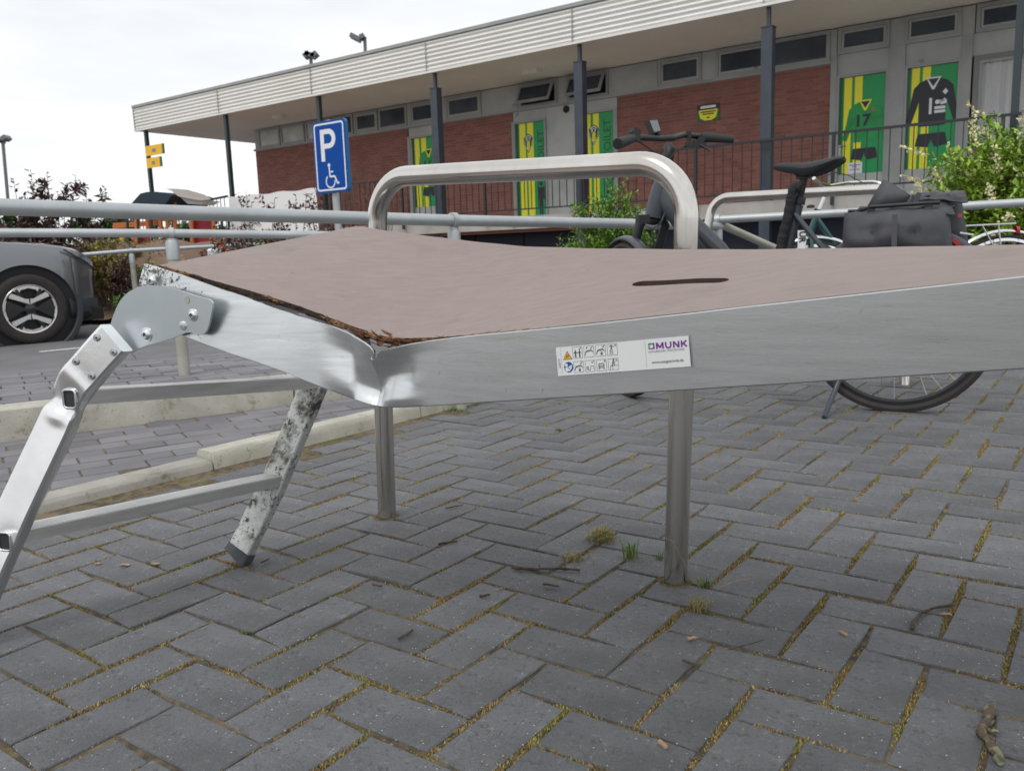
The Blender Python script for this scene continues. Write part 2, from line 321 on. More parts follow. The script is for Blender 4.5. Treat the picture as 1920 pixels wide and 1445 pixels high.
mat('leaf_privet', (.19, .34, .03, 1), .5, var=.45, col2=(.30, .44, .05, 1), nscale=3)
mat('leaf_dark', (.030, .080, .016, 1), .55, var=.5, col2=(.055, .12, .02, 1), nscale=3)
mat('leaf_purple', (.11, .06, .058, 1), .55, var=.5, col2=(.085, .05, .04, 1), nscale=3)
mat('leaf_olive', (.30, .26, .06, 1), .6, var=.5, col2=(.16, .12, .05, 1), nscale=2.2, lo=.4, hi=.6)
mat('leaf_red', (.20, .075, .045, 1), .6, var=.4)
mat('flower_cream', (.74, .69, .42, 1), .7, var=.2)
mat('flower_orange', (.7, .18, .06, 1), .7, var=.2)
mat('play_orange', (.50, .15, .035, 1), .6, bump=.2)
mat('play_red', (.26, .01, .02, 1), .5)
mat('play_blue', (.012, .03, .05, 1), .6)
mat('play_grey', (.35, .33, .29, 1), .6)
mat('play_white', (.7, .73, .75, 1), .5)
mat('sign_yellow', (.85, .48, .01, 1), .5)
mat('mast', (.16, .17, .18, 1), .5, .5)
# ================================================================== GROUND
K1A, K1B = Vector((-1.315, 2.288, 0)), Vector((-.265, 3.651, 0)); K1D = (K1B-K1A).normalized(); K1N = Vector((-K1D.y, K1D.x, 0))
K2A, K2B = Vector((-2.017, 3.273, 0)), Vector((-.718, 4.089, 0)); K2D = (K2B-K2A).normalized(); K2N = Vector((-K2D.y, K2D.x, 0))
BD = Vector((.74, .673, 0)); BN = Vector((-.673, .74, 0)); B0 = Vector((-5.1, 9.98, 0))     # foot of the earth bank behind the road
def smooth01(t): t = min(1, max(0, t)); return t*t*(3-2*t)
def gz(x, y):
    P = Vector((x, y, 0)); z = 0.
    d2 = (P-K2A).dot(K2N)
    if d2 > .08: z = .115*(1-smooth01((d2-1.3)/1.2))
    db = (P-B0).dot(BN)+.25*math.sin(x*1.7)
    fade = smooth01((-x-1.2)/2.0) if x > -3.2 else 1
    z += smooth01(db/3.2)*1.0*fade
    if db > .3: z += .05*math.sin(x*5+y*3)*fade*smooth01(db)
    return z
def ground_sheet(name, m, xs, ys, dz, keep=lambda x, y: True):
    mb = MB(); idx = {}
    for i, x in enumerate(xs):
        for j, y in enumerate(ys):
            idx[i, j] = len(mb.v); mb.v.append((x, y, gz(x, y)+dz)); mb.a.append(.5)
    for i in range(len(xs)-1):
        for j in range(len(ys)-1):
            if keep((xs[i]+xs[i+1])/2, (ys[j]+ys[j+1])/2): mb.f.append((idx[i, j], idx[i+1, j], idx[i+1, j+1], idx[i, j+1]))
    o = make(name, mb, m, smooth=60); return tag(o, kind='structure')
def arange(a, b, s): return list(np.arange(a, b+1e-6, s))
xs = [-900, -300, -100, -40, -25]+arange(-18, 8, .35)+[10, 14, 20, 40, 100, 300, 900]
ys = [-300, -60, -15, -5, 0, 2, 3]+arange(3.4, 16, .35)+[18, 22, 30, 60, 150, 400, 1200]
def in_bank(x, y): return (Vector((x, y, 0))-B0).dot(BN)+.25*math.sin(x*1.7) > 0
ground_sheet('ground', 'asphalt', xs, ys, -.05, lambda x, y: True)
ground_sheet('earth_bank', 'soil', arange(-14, 4, .22), arange(5, 22, .22), .012, lambda x, y: in_bank(x, y) and x < 2)
def in_court(P, m=0): return (P-K1A).dot(K1N) < -m
def in_strip(P, m=0): return (P-K1A).dot(K1N) > .10+m and (P-K2A).dot(K2N) < -m
def in_raised(P): return (P-K2A).dot(K2N) > .16 and not in_bank(P.x, P.y) and gz(P.x, P.y) > .004
# --- court: herringbone lattice measured from the photograph
TH, X0, Y0 = -.6261, .0213, 1.4523
OFF = {0: (0, 0), 1: (.012, .0979), 2: (-.027, .0334), 3: (.0556, .0494)}
def lat(i, j):
    o = OFF[(i+j) % 4]; I = (i+o[0])*.105; J = (j+o[1])*.105
    return Vector((X0+I*math.cos(TH)-J*math.sin(TH), Y0+I*math.sin(TH)+J*math.cos(TH), 0))
def project(P):
    d = P-Vector((0, 0, CAMH)); z = d.dot(_F)
    if z < .05: return None
    return 960+F*d.dot(_r)/z, 722.5-F*d.dot(_u)/z
def brick_mb(mb, q, z, th=.03, ch=.0024, a=None):
    c = sum(q, Vector())/4; a = random.random() if a is None else a
    tilt = Vector((random.gauss(0, .008), random.gauss(0, .008), 0)); dz = random.gauss(0, .0011)
    top = []; mid = []; bot = []
    for p in q:
        h = (p-c).dot(tilt)+dz+z; inn = p+(c-p).normalized()*ch*1.4
        top.append((inn.x, inn.y, h)); mid.append((p.x, p.y, h-ch)); bot.append((p.x, p.y, z-th))
    fs = [(0, 1, 2, 3)]+[(i, i+4, (i+1) % 4+4, (i+1) % 4) for i in range(4)]+[(i+4, i+8, (i+1) % 4+8, (i+1) % 4+4) for i in range(4)]
    mb.add(top+mid+bot, fs, a)
def shrink(q, e01, e12, jit=.0009):
    """quad q0..q3; edges 01 & 23 moved in by e01, edges 12 & 30 by e12"""
    c = sum(q, Vector())/4; u = ((q[1]-q[0])+(q[2]-q[3])).normalized(); w = ((q[3]-q[0])+(q[2]-q[1])).normalized()
    s = [(-1, -1), (1, -1), (1, 1), (-1, 1)]; out = []
    for p, (a, b) in zip(q, s): out.append(p-u*a*e12-w*b*e01+Vector((random.gauss(0, jit), random.gauss(0, jit), 0)))
    return out
cand = []
for i in range(-45, 75):
    for j in range(-50, 60):
        if (i+j) % 4 == 0: cand.append([lat(i, j-1), lat(i+2, j-1), lat(i+2, j), lat(i, j)])       # lies along I
        if (i+j) % 4 == 1: cand.append([lat(i, j), lat(i+1, j), lat(i+1, j+2), lat(i, j+2)])       # lies along J
court = []
for q in cand:
    c = sum(q, Vector())/4
    if not (-3.0 < c.x < 6.5 and -1.5 < c.y < 7.5) or not all(in_court(p, .003) for p in q): continue
    pr = project(c); vis = pr and -60 < pr[0] < 1980 and 690 < pr[1] < 1500
    court.append((c.y if vis else 99+abs(c.y), q))
court.sort(key=lambda t: t[0])
paving = make('paving_bed', MB().add([(-14, -8, -.0036), (12, -8, -.0036), (12, 4.4, -.0036), (-14, 4.4, -.0036)], [(0, 1, 2, 3)]).add([(-1.2, 4.4, -.0036), (12, 4.4, -.0036), (12, 9, -.0036), (1.6, 9, -.0036)], [(0, 1, 2, 3)]), 'joint')
tag(paving, kind='structure')
far = MB(); near_quads = []
for n, (d, q) in enumerate(court):
    s = shrink(q, .0015, .0022, .0011)
    if n < 298:
        mb = MB(); c = sum(s, Vector())/4; brick_mb(mb, [p-c for p in s], 0)
        o = make('paver', mb, 'paver', recalc=False, smooth=20); o.parent = paving; o.location = c
    else: brick_mb(far, s, 0)
    if d < 4.5: near_quads.append(q)
o = make('pavers', far, 'paver', recalc=False, smooth=20); o.parent = paving; tag(o, kind='stuff')
# --- strip between the kerbs and the raised footway: stretcher bond
def stretcher(name, D, O, z0, test, umin, umax, vmin, vmax, m, zf=None):
    mb = MB(); Nn = Vector((-D.y, D.x, 0)); row = 0; v = vmin
    while v < vmax:
        u = umin+(.105 if row % 2 else 0)+random.uniform(-.01, .01)
        while u < umax:
            q = [O+D*(u+a)+Nn*(v+b) for a, b in ((.003, .003), (.205, .003), (.205, .101), (.003, .101))]; c = sum(q, Vector())/4
            if all(test(p) for p in q): brick_mb(mb, q, zf(c.x, c.y) if zf else z0, ch=.003)
            u += .208
        v += .104; row += 1
    o = make(name, mb, m, recalc=False, smooth=20); o.parent = paving; return tag(o, kind='stuff')
stretcher('strip_pavers', K2D, K2A, .0, in_strip, -4.5, 4, -2.2, .0, 'far_paver')
stretcher('footway_pavers', K2D, K2A, .0, in_raised, -5, 5, .16, 2.3, 'far_paver', gz)
# --- road markings
rm = MB()
for a, b in (((-4.85, 6.56), (-4.36, 7.02)), ((-4.10, 7.22), (-3.86, 7.44))):
    p, q = Vector((*a, 0)), Vector((*b, 0)); d = (q-p).normalized()*1; n_ = Vector((-d.y, d.x, 0))*.04
    rm.add([(*((p-n_).xy), gz(p.x, p.y)-.046), (*((q-n_).xy), gz(q.x, q.y)-.046), (*((q+n_).xy), gz(q.x, q.y)-.046), (*((p+n_).xy), gz(p.x, p.y)-.046)], [(0, 1, 2, 3)])
tag(make('road_marking', rm, 'line_paint'), kind='structure')
# --- kerbs
def kerb(name, A, D, Nn, u0, u1, w, h, m, label, grp, rng_h=.0):
    n = max(2, int((u1-u0)/.05)); P = []
    for i in range(n+1):
        c = A+D*lerp(u0, u1, i/n); k = random.gauss(0, .0012)
        P.append([c+Vector((0, 0, -.06)), c+Nn*(.004+k)+Vector((0, 0, h*.55)), c+Nn*(.008+k)+Vector((0, 0, h-.008)), c+Nn*.016+Vector((0, 0, h+k*.5)), c+Nn*(w-.012)+Vector((0, 0, h)), c+Nn*w+Vector((0, 0, h-.01)), c+Nn*w+Vector((0, 0, -.06))])
    mb = MB().grid(P); mb.f.append(tuple(range(7))); mb.f.append(tuple(range(n*7, n*7+7))[::-1])
    return tag(make(name, mb, m, smooth=35), label, 'kerb', grp)
kerb('kerb_stone', K1A, K1D, K1N, .52, 1.515, .10, .055, 'kerb_concrete', 'pale flush kerb block with mossy side, behind the mould-stained ladder leg', 'low kerb edging the paving')
kerb('kerb_stone', K1A, K1D, K1N, 1.52, 2.4, .10, .056, 'kerb_concrete', 'pale low kerb block meeting the paving behind the far hoop leg', 'low kerb edging the paving')
kerb('kerb_stone', K1A, K1D, K1N, -.6, .514, .11, .030, 'concrete', 'lower sunken grey kerb block seen between the two ladder rungs', 'low kerb edging the paving')
kerb('kerb_stone', K1A, K1D, K1N, -1.8, -.606, .11, .030, 'concrete', 'grey sunken kerb block at the left edge of the photo', 'low kerb edging the paving')
kerb('retaining_kerb', K2A, K2D, K2N, -1.6, 1.16, .15, .128, 'kerb_concrete', 'thick raised concrete kerb at the left, behind the dented ladder leg', 'raised kerb of the footway')
kerb('retaining_kerb', K2A, K2D, K2N, 1.168, 3.2, .15, .128, 'kerb_concrete', 'raised concrete kerb to the right of the dark vertical joint', 'raised kerb of the footway')
# --- moss in the joints
def moss(quads):
    V = []; Fc = []; A = []
    def clump(P, s, tall):
        for _ in range(2):
            b = len(V); a = random.uniform(0, math.tau); r = random.uniform(.0006, .0017)*s; hx = math.cos(a)*r; hy = math.sin(a)*r
            tx, ty = random.gauss(0, .0022), random.gauss(0, .0022); v_ = random.random()
            V.extend([(P[0]-hx, P[1]-hy, -.0045), (P[0]+hx, P[1]+hy, -.0045), (P[0]+tx, P[1]+ty, tall)]); A.extend([v_]*3); Fc.append((b, b+1, b+2))
    from mathutils import noise
    seen = set()
    for q in quads:
        for k in range(4):
            p, r_ = q[k], q[(k+1) % 4]; key = (round((p.x+r_.x)*200), round((p.y+r_.y)*200))
            if key in seen: continue
            seen.add(key); d = r_-p; u = d.normalized(); w = Vector((-u.y, u.x, 0)); alongJ = abs(u.x*math.cos(TH)+u.y*math.sin(TH)) < .5
            half = .0044 if alongJ else .0026
            D = p.y; n = int(d.length/(.00042+.00040*D))
            for _ in range(n):
                P = p+d*random.random()+w*random.gauss(0, half*.65)
                dens = noise.noise(P*5)*.75+noise.noise(P*27)*.5+(.20 if alongJ else -.02)
                if random.random() > dens*2.2+.10: continue
                clump((P.x, P.y), 1+.25*D, random.uniform(-.0025, .0015+.004*max(0, dens)))
    for c_, r_ in ((g(1265, 1090), .024), (g(725, 968), .024)):  # extra moss ring, added as contact shade round the hoop feet
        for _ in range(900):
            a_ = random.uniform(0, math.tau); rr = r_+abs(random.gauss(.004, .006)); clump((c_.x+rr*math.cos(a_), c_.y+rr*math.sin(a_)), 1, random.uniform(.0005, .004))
    mb = MB(); mb.v = V; mb.f = Fc; mb.a = A; return mb
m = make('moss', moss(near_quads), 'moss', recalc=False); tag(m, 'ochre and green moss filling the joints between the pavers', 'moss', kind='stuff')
# --- small plants, twigs and litter lying on the paving
def tuft(name, P, n, h, spread, m, label, grp=None, w=.0013):
    mb = MB(); P = Vector(P)
    for _ in range(n):
        a = random.uniform(0, math.tau); L_ = h*random.uniform(.5, 1); lean = random.uniform(.15, 1.0); b = P+Vector((random.gauss(0, spread*.25), random.gauss(0, spread*.25), -.004))
        d = Vector((math.cos(a), math.sin(a), 0)); s = Vector((-d.y, d.x, 0))*w
        p1 = b+d*L_*lean*.35+Vector((0, 0, L_*.6)); p2 = b+d*L_*lean*.9+Vector((0, 0, L_*(1-.45*lean)))
        mb.add([b-s, b+s, p1+s*.8, p1-s*.8, p2], [(0, 1, 2, 3), (3, 2, 4)], random.random())
    return tag(make(name, mb, m, recalc=False), label, 'weed' if 'weed' in name or 'moss' in name else 'grass tuft', grp)
tuft('grass_tuft', g(1183, 1047), 34, .065, .03, 'grass', 'spiky green grass tuft left of the near hoop leg', 'weeds in the paving joints')
tuft('grass_tuft', g(1320, 1098), 34, .030, .02, 'grass', 'short green grass tuft just right of the near hoop leg foot', 'weeds in the paving joints')
tuft('grass_tuft', g(1236, 1050), 14, .045, .012, 'grass', 'thin green blades touching the left side of the near hoop leg', 'weeds in the paving joints')
tuft('moss_weed', g(1128, 1012), 280, .048, .055, 'dry_grass', 'pale yellow-green bushy weed between the two hoop legs', 'weeds in the paving joints', .0009)
tuft('moss_weed', g(1075, 1048), 150, .024, .06, 'dry_grass', 'low brownish weed left of the spiky grass tuft', 'weeds in the paving joints', .0009)
tuft('moss_weed', g(1310, 1140), 90, .036, .035, 'dry_grass', 'dry seeding weed in front of the near hoop leg', 'weeds in the paving joints', .0008)
tuft('green_weed', g(460, 1186), 70, .012, .018, 'grass', 'tiny green weed on a paver corner in front of the mouldy ladder foot', 'weeds in the paving joints', .001)
tuft('green_weed', g(1048, 806), 60, .015, .03, 'grass', 'small bright green weed below the beam, left of the near hoop leg', 'weeds in the paving joints', .0015)
tuft('green_weed', g(860, 768), 120, .02, .08, 'grass', 'green weed strip beside the end of the low kerb', 'weeds in the paving joints', .002)
tuft('green_weed', g(1512, 941), 50, .014, .02, 'dry_grass', 'pale green weed on the paving right of the near hoop leg', 'weeds in the paving joints', .0012)
tuft('green_weed', g(1700, 926), 50, .014, .02, 'dry_grass', 'pale green weed at a paver corner below the bicycle wheel', 'weeds in the paving joints', .0012)
def stalk(pts, label):
    return tag(make('grass_stalk', MB().tube(pts, .0006, 5), 'dead_leaf'), label, 'grass stalk')
stalk([g(1312, 1100), at(1285, 1060, 1.585), at(1262, 1015, 1.57), at(1247, 1008, 1.565)], 'thin dry stalk leaning across the near hoop leg')
stalk([g(1345, 1105), at(1372, 1090, 1.6), at(1418, 1082, 1.6)], 'thin dry stalk bending right near the hoop foot')
def twig(px, r, label, m='twig', z=.004, knots=0, name='twig'):
    pts = [g(*p)+Vector((0, 0, z+random.uniform(0, .002))) for p in px]; P = []
    for a, b in zip(pts, pts[1:]):
        for k in range(4): P.append(a.lerp(b, k/4)+Vector((random.gauss(0, r*.25), random.gauss(0, r*.25), random.gauss(0, r*.15)))*(.75 if r > .005 else 1))
    P.append(pts[-1]); rs = [r*(1+random.uniform(-.2, .25)*(.75 if r > .005 else 1))*lerp(1.1, .75, k/len(P)) for k in range(len(P))]
    mb = MB().tube(P, rs, 7)
    for _ in range(knots):
        k = random.randrange(1, len(P)-1); mb.tube([P[k], P[k]+Vector((random.gauss(0, .006), random.gauss(0, .006), .006))], [r*.6, r*.3], 5)
    return tag(make(name, mb, m, smooth=60), label, 'twig')
twig([(960, 1068), (1000, 1071), (1050, 1070), (1088, 1072)], .0030, 'straight brown twig on the pavers left of the near hoop leg', knots=3)
twig([(1710, 1182), (1712, 1170), (1728, 1153), (1760, 1142), (1790, 1138)], .0030, 'curved grey twig lying at the right side of the paving')
twig([(1856, 1330), (1850, 1358), (1838, 1376)], .0065, 'upper piece of the thick mossy branch in the bottom right corner', 'lichen_twig', .006)
twig([(1836, 1372), (1848, 1392), (1862, 1412), (1876, 1438)], .0068, 'thick broken branch with lichen in the bottom right corner', 'lichen_twig', .006, 2)
twig([(1846, 1376), (1856, 1384), (1872, 1384)], .0030, 'small side shoot sticking out of the thick mossy branch', 'lichen_twig', .010)
twig([(1018, 1098), (1048, 1102)], .0022, 'short dark twig bit left of the near hoop foot, below the straight twig')
twig([(900, 1122), (918, 1118)], .0024, 'short black twig bit on a paver in the middle foreground')
twig([(698, 1099), (716, 1101)], .0020, 'tiny dark twig bit on a paver right of the mouldy ladder foot')
twig([(748, 1200), (774, 1186)], .0022, 'short reddish twig on a paver in the left foreground')
twig([(618, 1337), (625, 1321)], .0022, 'small brown bark bit in a joint at the lower left')
twig([(1366, 1222), (1400, 1214), (1434, 1203)], .0009, 'hair-thin dark stem on a paver in the right foreground')
twig([(490, 1058), (505, 1051)], .0018, 'tiny dark twig right of the black foot of the mouldy leg')
twig([(1279, 1242), (1300, 1250)], .0022, 'small dark bark bit in front of the dry leaf')
twig([(835, 955), (868, 950)], .0018, 'thin dark twig behind the weeds between the hoop legs')
twig([(822, 1022), (858, 1018)], .0024, 'dark brown twig left of the pale bushy weed')
def leaf(px, s, label, rot=None):
    P = g(*px); mb = MB(); a = random.uniform(0, math.tau) if rot is None else rot; n = 8; R = []
    for i in range(n):
        t = math.tau*i/n; rr = s*(1+.25*math.sin(3*t+a)); R.append(P+Vector((rr*math.cos(t+a), .5*rr*math.sin(t+a)*1.2, .003+.35*s*abs(math.sin(t*1.5+a)))))
    mb.add([P+Vector((0, 0, .002))]+R, [(0, i+1, (i+1) % n+1) for i in range(n)])
    return tag(make('dead_leaf', mb, 'dead_leaf', recalc=False), label, 'dead leaf')
leaf((1297, 1200), .010, 'curled pale brown leaf on a paver below the near hoop leg')
leaf((1775, 1155), .010, 'pale torn leaf under the curved grey twig')
leaf((235, 1062), .012, 'brown leaf scrap under the ladder, middle of three')
leaf((292, 1060), .011, 'light brown leaf scrap under the ladder, right of three')
leaf((185, 1059), .008, 'brown leaf scrap under the ladder, left of three')
leaf((938, 1106), .006, 'tiny tan leaf in a joint in the middle foreground')
for p, l in (((1581, 1190), 'small yellow wood chip on a paver in the right foreground'), ((1243, 1398), 'pale wood chip near the bottom edge of the photo')):
    c = g(*p); tag(make('wood_chip', MB().box(c+Vector((0, 0, .003)), (.005, .018, .004), (Vector((.9, .4, 0)).normalized(), Vector((-.4, .9, 0)).normalized(), Vector((0, 0, 1)))), 'dead_leaf'), l, 'wood chip')
gr = MB()
for _ in range(420):
    P = g(random.uniform(0, 1920), 760+690*random.random()**.8)
    if not in_court(P, .02): continue
    s = random.uniform(.0006, .0017); gr.box(P+Vector((0, 0, s*.6)), (s*1.6, s, s), a=random.random())
tag(make('grit', gr, 'dead_leaf'), 'fine pale grit and seeds scattered over the pavers', 'grit', kind='stuff')
# ================================================================== BUILDING (local frame: x along the facade to the right, y into the building)
BO = Vector((7.779, 10.751, 0)); BRZ = math.atan2(-.5862, .8102)
bld = empty('clubhouse', BO, BRZ, 'long low red brick clubhouse with white ribbed roof edge and deep canopy', 'building')
def bp_(name, mb, m, parent=bld, smooth=0): return make(name, mb, m, parent, world=False, smooth=smooth)
W = 2.12; ZF, ZS, ZT = 1.33, 3.69, 4.215
SUB = {}
def panel_frame(par, s0, s1, z0, z1, fw, w0, w1, m, name='frame'):
    mb = MB(); mb.span(s0, s0+fw, w0, w1, z0, z1).span(s1-fw, s1, w0, w1, z0, z1).span(s0+fw, s1-fw, w0, w1, z0, z0+fw).span(s0+fw, s1-fw, w0, w1, z1-fw, z1)
    return bp_(name, mb, m, par)
# brick panels: real bricks joined, over a mortar backing
def brick_wall(s0, s1, z0, z1, w=W, axis='s'):
    wl = bp_('wall', MB().span(s0, s1, w+.008, w+.22, z0, z1), 'mortar'); mb = MB(); z = z0+.004; r = 0
    while z < z1-.02:
        h = min(.052, z1-.004-z); s = s0-(.11 if r % 2 else 0)
        while s < s1:
            a, b = max(s, s0+.002), min(s+.208, s1-.002)
            if b-a > .02: mb.span(a, b, w-.001+random.uniform(0, .003), w+.01, z, z+h, a=random.random())
            s += .218
        z += .0625; r += 1
    o = bp_('bricks', mb, 'brick', wl); o['kind'] = 'stuff'; return wl
for a, b in ((-19.7, -13.97), (-12.95, -10.9), (-8.3, -4.17)): brick_wall(a, b, ZF, ZS-.03)
# body behind
bp_('core', MB().span(-19.7, 6, W+.3, 9, .0, ZS), 'mortar'); bp_('side_wall', MB().span(-19.72, -19.5, W+.22, 9, 0, ZS), 'brick')
bp_('sill', MB().span(-19.74, -4.15, W-.03, W+.05, ZS-.03, ZS+.02), 'frame_grey')
# clerestory: windows and grey infill panels
def window(s0, s1, z0=ZS+.02, z1=ZT, fw=.06, glass='glass_dark', tilt=0, inner=True):
    f = empty('window', (0, 0, 0)); f.parent = bld
    panel_frame(f, s0, s1, z0, z1, fw, W-.015, W+.06, 'frame_grey')
    if tilt:
        bp_('opening', MB().span(s0+fw, s1-fw, W+.10, W+.12, z0+fw, z1-fw), 'car_dark', f)
        q = [Vector((s, W-.02-tilt*(z1-fw-z)/(z1-z0), z)) for s, z in ((s0+fw, z0+fw), (s1-fw, z0+fw), (s1-fw, z1-fw), (s0+fw, z1-fw))]
        n_ = (q[1]-q[0]).cross(q[3]-q[0]).normalized()
        sash = MB(); up = (q[3]-q[0]); rt = (q[1]-q[0]); e = .05
        def P(a, b): return q[0]+rt*a+up*b
        ea, eb = e/rt.length, e/up.length
        for a0, a1, b0, b1 in ((0, ea, 0, 1), (1-ea, 1, 0, 1), (ea, 1-ea, 0, eb), (ea, 1-ea, 1-eb, 1)): sash.prism([P(a0, b0), P(a1, b0), P(a1, b1), P(a0, b1)], n_*.035)
        bp_('sash', sash, 'frame_grey', f); bp_('pane', MB().prism([P(ea, eb), P(1-ea, eb), P(1-ea, 1-eb), P(ea, 1-eb)], n_*-.006), glass, f)
    else:
        if inner: panel_frame(f, s0+fw+.004, s1-fw-.004, z0+fw+.004, z1-fw-.004, .035, W+.0, W+.04, 'panel_grey', 'sash'); k = fw+.036
        else: k = fw
        bp_('pane', MB().span(s0+k, s1-k, W+.015, W+.021, z0+k, z1-k), glass, f)
    return f
def infill(s0, s1, z0=ZS+.02, z1=ZT, m='panel_grey'): return bp_('infill_panel', MB().span(s0, s1, W+.012, W+.06, z0, z1), m)
infill(-19.7, -19.52); window(-19.52, -18.62, glass='glass_pale', inner=False); window(-18.58, -17.62, glass='glass_pale', inner=False); window(-17.58, -16.6, glass='glass_pale', inner=False); window(-16.56, -15.8, inner=False)
window(-15.76, -14.94); window(-14.9, -13.97, inner=False); window(-13.88, -13.05); infill(-13.97, -13.88); infill(-13.05, -12.76); window(-12.76, -11.73); infill(-11.73, -10.72)
window(-10.70, -9.72, tilt=.28); infill(-9.72, -9.48); window(-9.48, -8.50, tilt=.28); infill(-8.50, -7.43); window(-7.41, -6.52); infill(-6.52, -6.26)
window(-6.25, -5.30); window(-5.28, -4.2, inner=False); infill(-4.2, -4.09); window(-4.07, -3.25, ZS+.10); infill(-3.25, -3.03); window(-3.03, -2.20, ZS+.10); infill(-2.2, -2.02)
window(-2.0, -1.05, ZS+.10); infill(-1.05, -.9); window(-.9, .3); infill(.3, 6)
# lintel panels, mullions and doors
for a, b in ((-13.95, -12.97), (-10.88, -10.04), (-9.14, -8.32), (-4.12, -3.22), (-3.02, -2.17), (-2.03, 0.2)):
    bp_('lintel_panel', MB().span(a, b, W+.02, W+.08, 3.455, ZS-.034 if b < -4.16 else ZS+.098), 'panel_grey')
for a, b, m in ((-13.97, -13.90, 'frame_grey'), (-13.02, -12.95, 'frame_grey'), (-10.90, -10.86, 'frame_grey'), (-8.36, -8.30, 'frame_grey'), (-4.17, -4.07, 'frame_grey'), (-3.24, -3.0, 'frame_grey'), (-2.17, -2.03, 'frame_grey')):
    bp_('mullion', MB().span(a, b, W-.03, W+.09, ZF, 3.455 if b < -4.2 else ZS+.10), m)
bp_('wall_panel', MB().span(-10.03, -9.14, W+.015, W+.07, ZF, ZS-.034), 'panel_grey')
bp_('vent', MB().lathe((-9.51, W+.013, 3.56), (0, -1, 0), [(0, .075), (.02, .075), (.02, .0)], 20), 'car_dark')
def BM(s, z, w=W, wd=1, hd=1): return Matrix(((1, 0, 0, s), (0, 0, -1, w), (0, 1, 0, z), (0, 0, 0, 1)))   # x right, y up, normal towards the camera
def flat(par, name, poly, m, w, th=.0): mb = MB(); fan(mb, poly, BM(0, 0, w)); return bp_(name, mb, m, par)
def rect(a, b, c, d): return [(a, c), (b, c), (b, d), (a, d)]
def door(s0, s1, z0, z1, zg, dark=.1, y1=(.10, .26), y2=(.33, .5), handle=None):
    d = empty('door', (0, 0, 0)); d.parent = bld; w = W+.03
    panel_frame(d, s0-.03, s1+.03, z0-.0, z1+.05, .045, W-.02, W+.07, 'frame_grey', 'door_frame')
    bp_('door_leaf', MB().span(s0+.016, s1-.016, w, w+.04, z0, z1), 'panel_grey', d); L_ = s1-s0
    flat(d, 'green_print', rect(s0+.02, s1-.02, zg, z1-.004), 'door_green', w-.003)
    flat(d, 'dark_stripe', rect(s0+.02, s0+dark*L_, zg, z1-.004), 'door_dark_green', w-.005)
    for a, b in (y1, y2): flat(d, 'yellow_stripe', rect(s0+a*L_, s0+b*L_, zg, z1-.004), 'door_yellow', w-.0055)
    if handle is not None:
        bp_('handle', MB().span(handle-.02, handle+.02, w-.012, w-.006, 2.1, 2.3).tube([(handle, w-.01, 2.27), (handle, w-.05, 2.27), (handle+.12, w-.05, 2.27)], .009, 8), 'chrome', d)
    return d, w
def shield(d, s, z, h, w):
    k = h
    def sh(f): return [(s-.30*k*f, z+.28*k*f), (s-.16*k*f, z+.42*k*f), (s, z+.5*k*f), (s+.16*k*f, z+.42*k*f), (s+.30*k*f, z+.28*k*f), (s+.26*k*f, z-.12*k*f), (s, z-.5*k*f), (s-.26*k*f, z-.12*k*f)]
    flat(d, 'emblem_edge', sh(1), 'print_black', w-.007); flat(d, 'emblem_rim', sh(.9), 'sign_white', w-.0075); flat(d, 'emblem', sh(.80), 'door_dark_green', w-.008)
    flat(d, 'emblem_stripe', rect(s-.09*k, s+.09*k, z-.33*k, z+.12*k), 'door_yellow', w-.009); flat(d, 'emblem_band', rect(s-.25*k, s+.25*k, z+.14*k, z+.30*k), 'print_black', w-.009)
    text('emblem_text', 'KV', .12*k/.32*.7, 'sign_white', d, wm(bld) @ BM(s, z+.22*k, w-.010), .002)
    for q in range(3): flat(d, 'emblem_mark', circle2(s+(-.02+.02*q)*k, z+(.05-.14*q)*k, .028*k, 6), 'print_black', w-.010)
d, w = door(-10.84, -10.05, ZF+.02, 3.40, 1.40, .10, (.14, .34), (.40, .60)); shield(d, -10.50, 2.97, .40, w)
text('door_text', 'TOILET', .235, 'door_dark_green', d, wm(bld) @ BM(-10.17, 2.83, w-.006) @ Matrix.Rotation(math.pi/2, 4, 'Z'), .004)
c = -10.20
flat(d, 'symbol_head', circle2(c, 2.10, .045, 14), 'jersey_black', w-.008)
flat(d, 'symbol_body', [(c-.085, 1.75), (c-.085, 2.03), (c+.085, 2.03), (c+.085, 1.76), (c+.06, 1.76), (c+.05, 1.95), (c+.045, 1.42), (c+.012, 1.42), (c, 1.72), (c-.012, 1.42), (c-.045, 1.42), (c-.05, 1.95), (c-.06, 1.75)], 'jersey_black', w-.008)
d, w = door(-9.12, -8.38, ZF+.02, 3.40, 1.40, .04, (.06, .24), (.32, .50)); shield(d, -8.87, 2.98, .40, w)
text('door_text', 'TOILET', .235, 'door_dark_green', d, wm(bld) @ BM(-8.55, 2.87, w-.006) @ Matrix.Rotation(math.pi/2, 4, 'Z'), .004)
